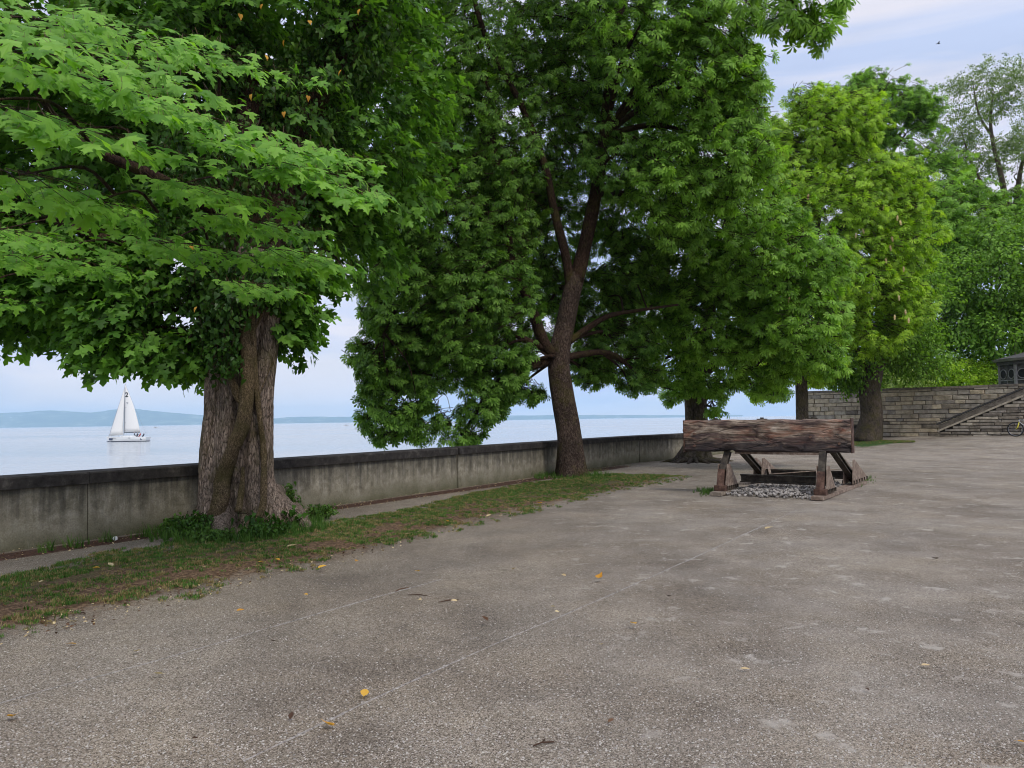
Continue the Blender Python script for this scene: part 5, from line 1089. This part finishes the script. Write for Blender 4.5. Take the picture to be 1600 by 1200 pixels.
# bird
bd = thing('bird', 'small dark bird flying high in the sky at the right', 'bird', W(1466, 68, 60)); mb = MB(); mb.tube([(-.12, 0, 0), (0, 0, 0), (.12, 0, 0), (.17, 0, .01)], [.01, .04, .03, .008], 8); obj('body', mb.mesh('body', M_CLOTHD, True), bd)
for s_ in (-1, 1): obj('wing', mesh('wing', [(-.04, 0, .01), (.06, 0, .01), (.04, s_*.15, .09), (-.03, s_*.15, .09), (-.04, s_*.28, .05), (-.04, 0, .02), (.06, 0, .02), (.04, s_*.15, .1), (-.03, s_*.15, .1)], [(0, 1, 2, 3), (3, 2, 4), (5, 6, 7, 8), (8, 7, 4)], M_CLOTHD), bd)
# ================================================================== fallen leaves and bits
def curled(seed, half, m):
    r_ = random.Random(seed); vs, fs = leaf_geo(half, r_.uniform(-.5, .1), r_.uniform(-.7, -.3)); mb = MB(); mb.add(vs, fs); mb.tube([(-.3, .03, .02), (0, 0, 0)], .01, 3); return mb.mesh('fallen_leaf', m)
FLY = [curled(k, IVY_H if k % 2 else OVAL_H, L_YEL) for k in range(3)]; FLP = [curled(k+5, IVY_H if k % 2 else OVAL_H, L_PALE) for k in range(3)]; FLB = [curled(k+9, OVAL_H, L_BROWN) for k in range(3)]
FL = []
def fl(px, py, kind, size, lab=None, grp=None):
    ms = {'y': FLY, 'p': FLP, 'b': FLB}[kind]; p = G(px, py); o = obj('fallen_leaf', random.choice(ms), None, p+Vector((0, 0, .022 if py > 1000 else .05)), (random.gauss(0, .15), random.gauss(0, .15), random.uniform(0, 6.28))); o.scale = (size,)*3
    d_ = {'y': 'small yellow fallen leaf lying on the ground', 'p': 'small pale dry leaf lying on the ground', 'b': 'small dark brown curled leaf on the gravel'}[kind]
    FL.append((px, kind, py, o, lab)); tag(o, lab or d_, 'leaf', grp or {'y': 'yellow fallen leaves', 'p': 'pale fallen leaves', 'b': 'dark fallen leaves'}[kind])
fl(519, 1140, 'y', .07, 'orange-yellow fallen leaf nearest the camera on the gravel'); fl(568, 1094, 'y', .08, 'orange-yellow fallen leaf lying on the buried rail line')
fl(22, 1124, 'y', .075, 'curled tan-yellow leaf near the bottom left corner'); fl(1157, 1050, 'p', .06, 'pale leaf alone on the right gravel foreground')
for px, py, k, s in ((254, 1058, 'p', .06), (215, 1022, 'p', .05), (195, 976, 'y', .06), (370, 964, 'y', .065), (143, 895, 'y', .09), (67, 916, 'p', .06), (176, 893, 'p', .09), (86, 911, 'p', .06), (437, 882, 'y', .08), (404, 885, 'y', .07), (497, 895, 'y', .1), (556, 884, 'y', .07), (655, 900, 'y', .07), (654, 946, 'p', .06),
                     (475, 937, 'y', .05), (345, 911, 'p', .07), (993, 985, 'y', .08), (935, 911, 'y', .09), (800, 897, 'p', .05), (1440, 1045, 'p', .06), (1045, 941, 'b', .08), (762, 980, 'b', .08), (1465, 880, 'b', .1), (1197, 832, 'p', .1), (940, 1012, 'p', .05), (106, 1010, 'y', .06), (6, 955, 'y', .06), (322, 893, 'p', .06),
                     (715, 948, 'p', .06), (878, 905, 'p', .06), (862, 957, 'p', .04), (454, 1130, 'b', .05), (430, 1006, 'b', .05), (868, 965, 'p', .04), (310, 1160, 'b', .04), (1600-10, 1165, 'y', .05), (560, 832, 'y', .08), (640, 840, 'p', .08), (700, 820, 'y', .08), (760, 812, 'p', .09), (840, 790, 'y', .1), (950, 1135, 'b', .04), (1352, 1080, 'b', .04)): fl(px, py, k, s)
fl(449, 862, 'p', .13, 'large whitish dry leaf on the grass in front of the nearest trunk'); fl(327, 838, 'p', .10, 'pale leaf resting at the foot of the nearest trunk')
def on_grass(px, py):
    for (x0, y0), (x1, y1) in zip(near_px[:-1], near_px[1:]):
        if x0 <= px <= x1: return py < y0+(y1-y0)*(px-x0)/(x1-x0)
    return False
ORD = ['first', 'second', 'third', 'fourth', 'fifth', 'sixth', 'seventh', 'eighth', 'ninth', 'tenth', 'eleventh', 'twelfth', 'thirteenth', 'fourteenth', 'fifteenth']
cnt = {}
for px, kind, py, o, lab in sorted(FL, key=lambda q: q[0]):
    if lab: continue
    k_ = (kind, on_grass(px, py)); i_ = cnt.get(k_, 0); cnt[k_] = i_+1
    o['label'] = {'y': 'small yellow', 'p': 'small pale dry', 'b': 'small dark brown'}[kind]+' leaf on the '+('grass verge' if k_[1] else 'gravel')+', '+ORD[i_]+' such leaf from the left'
tw = MB(); tw.tube([(-.05, 0, .008), (0, .01, .012), (.06, -.005, .01)], .004, 5); tw.tube([(0, .01, .012), (.03, .035, .015)], .003, 4); o = obj('twig', tw.mesh('twig', L_BROWN), None, G(848, 1165), (0, 0, .4)); tag(o, 'short dark twig on the gravel at the bottom centre', 'twig')
for (x_, y_, rz_, lb_) in ((627, 922, 1.0, 'thin dark stick lying right along the upper buried rail line'), (700, 940, .5, 'thin dark stick on the gravel just right of the end of the upper rail line'), (652, 931, -.2, 'faint thin twig between the two other sticks on the gravel')):
    tw = MB(); tw.tube([(-.09, 0, .006), (0, .012, .01), (.1, -.006, .007)], [.003, .005, .003], 5); tw.tube([(0, .01, .01), (.04, .035, .012)], .002, 4); o = obj('twig', tw.mesh('twig', L_BROWN), None, G(x_, y_), (0, 0, rz_)); tag(o, lb_, 'twig')
cp_ = G(180, 845); mb = MB(); mb.tube([(0, 0, 0), (0, 0, .05)], [.035, .028], 12); mb.tube([(0, 0, .05), (0, 0, .056)], .03, 12); o = obj('paper_cup', mb.mesh('paper_cup', M_WHITE), None, cp_+Vector((0, 0, .03)), (1.4, 0, .4)); tag(o, 'small crumpled white cup lying at the foot of the wall', 'cup')
# dry leaf bits on litter strip and verge (uncountable)
BITS = [source('bit_%d' % k, m_) for k, m_ in enumerate(FLB[:2]+FLP[:1])]
P = []; R = []; S = []; I = []
for k in range(5200):
    if k < 2600:
        y = random.uniform(3, 26); p = offp(Vector((wall_x(y), y, 0)), random.uniform(.02, .85)); lift = .02
    else:
        i = random.randrange(16, len(fc)-1); t = random.uniform(.35, 1.02); p = fc[i].lerp(nc[i], t); lift = .03
    P.append((p.x, p.y, gz(p.x, p.y)+lift)); R.append((random.gauss(0, .3), random.gauss(0, .3), random.uniform(0, 6.28))); S.append(random.uniform(.012, .035)); I.append(random.choice((0, 0, 1, 1, 2)) if k < 2600 else random.choice((0, 1, 0, 1, 2)))
o = scatter('dry_leaf_bits', P, R, S, I, BITS); tag(o, 'brown dry leaf crumbs along the wall foot and verge', 'leaf litter')
# ================================================================== haze
hz = MB(); hz.box((0, 7000, WL-1.5+150), (30000, 15500, 300)); 
MH = bpy.data.materials.new('haze'); MH.use_nodes = True; nt = MH.node_tree; nt.nodes.clear(); o_ = N(nt, 'ShaderNodeOutputMaterial'); pvv = N(nt, 'ShaderNodeVolumePrincipled')
pvv.inputs['Color'].default_value = (.56, .80, 1.0, 1); pvv.inputs['Anisotropy'].default_value = .3; pvv.inputs['Density'].default_value = 8e-5; nt.links.new(pvv.outputs[0], o_.inputs['Volume'])
HAZE = True
if HAZE: obj('haze', hz.mesh('haze', MH), kind='stuff')
bpy.context.view_layer.update()
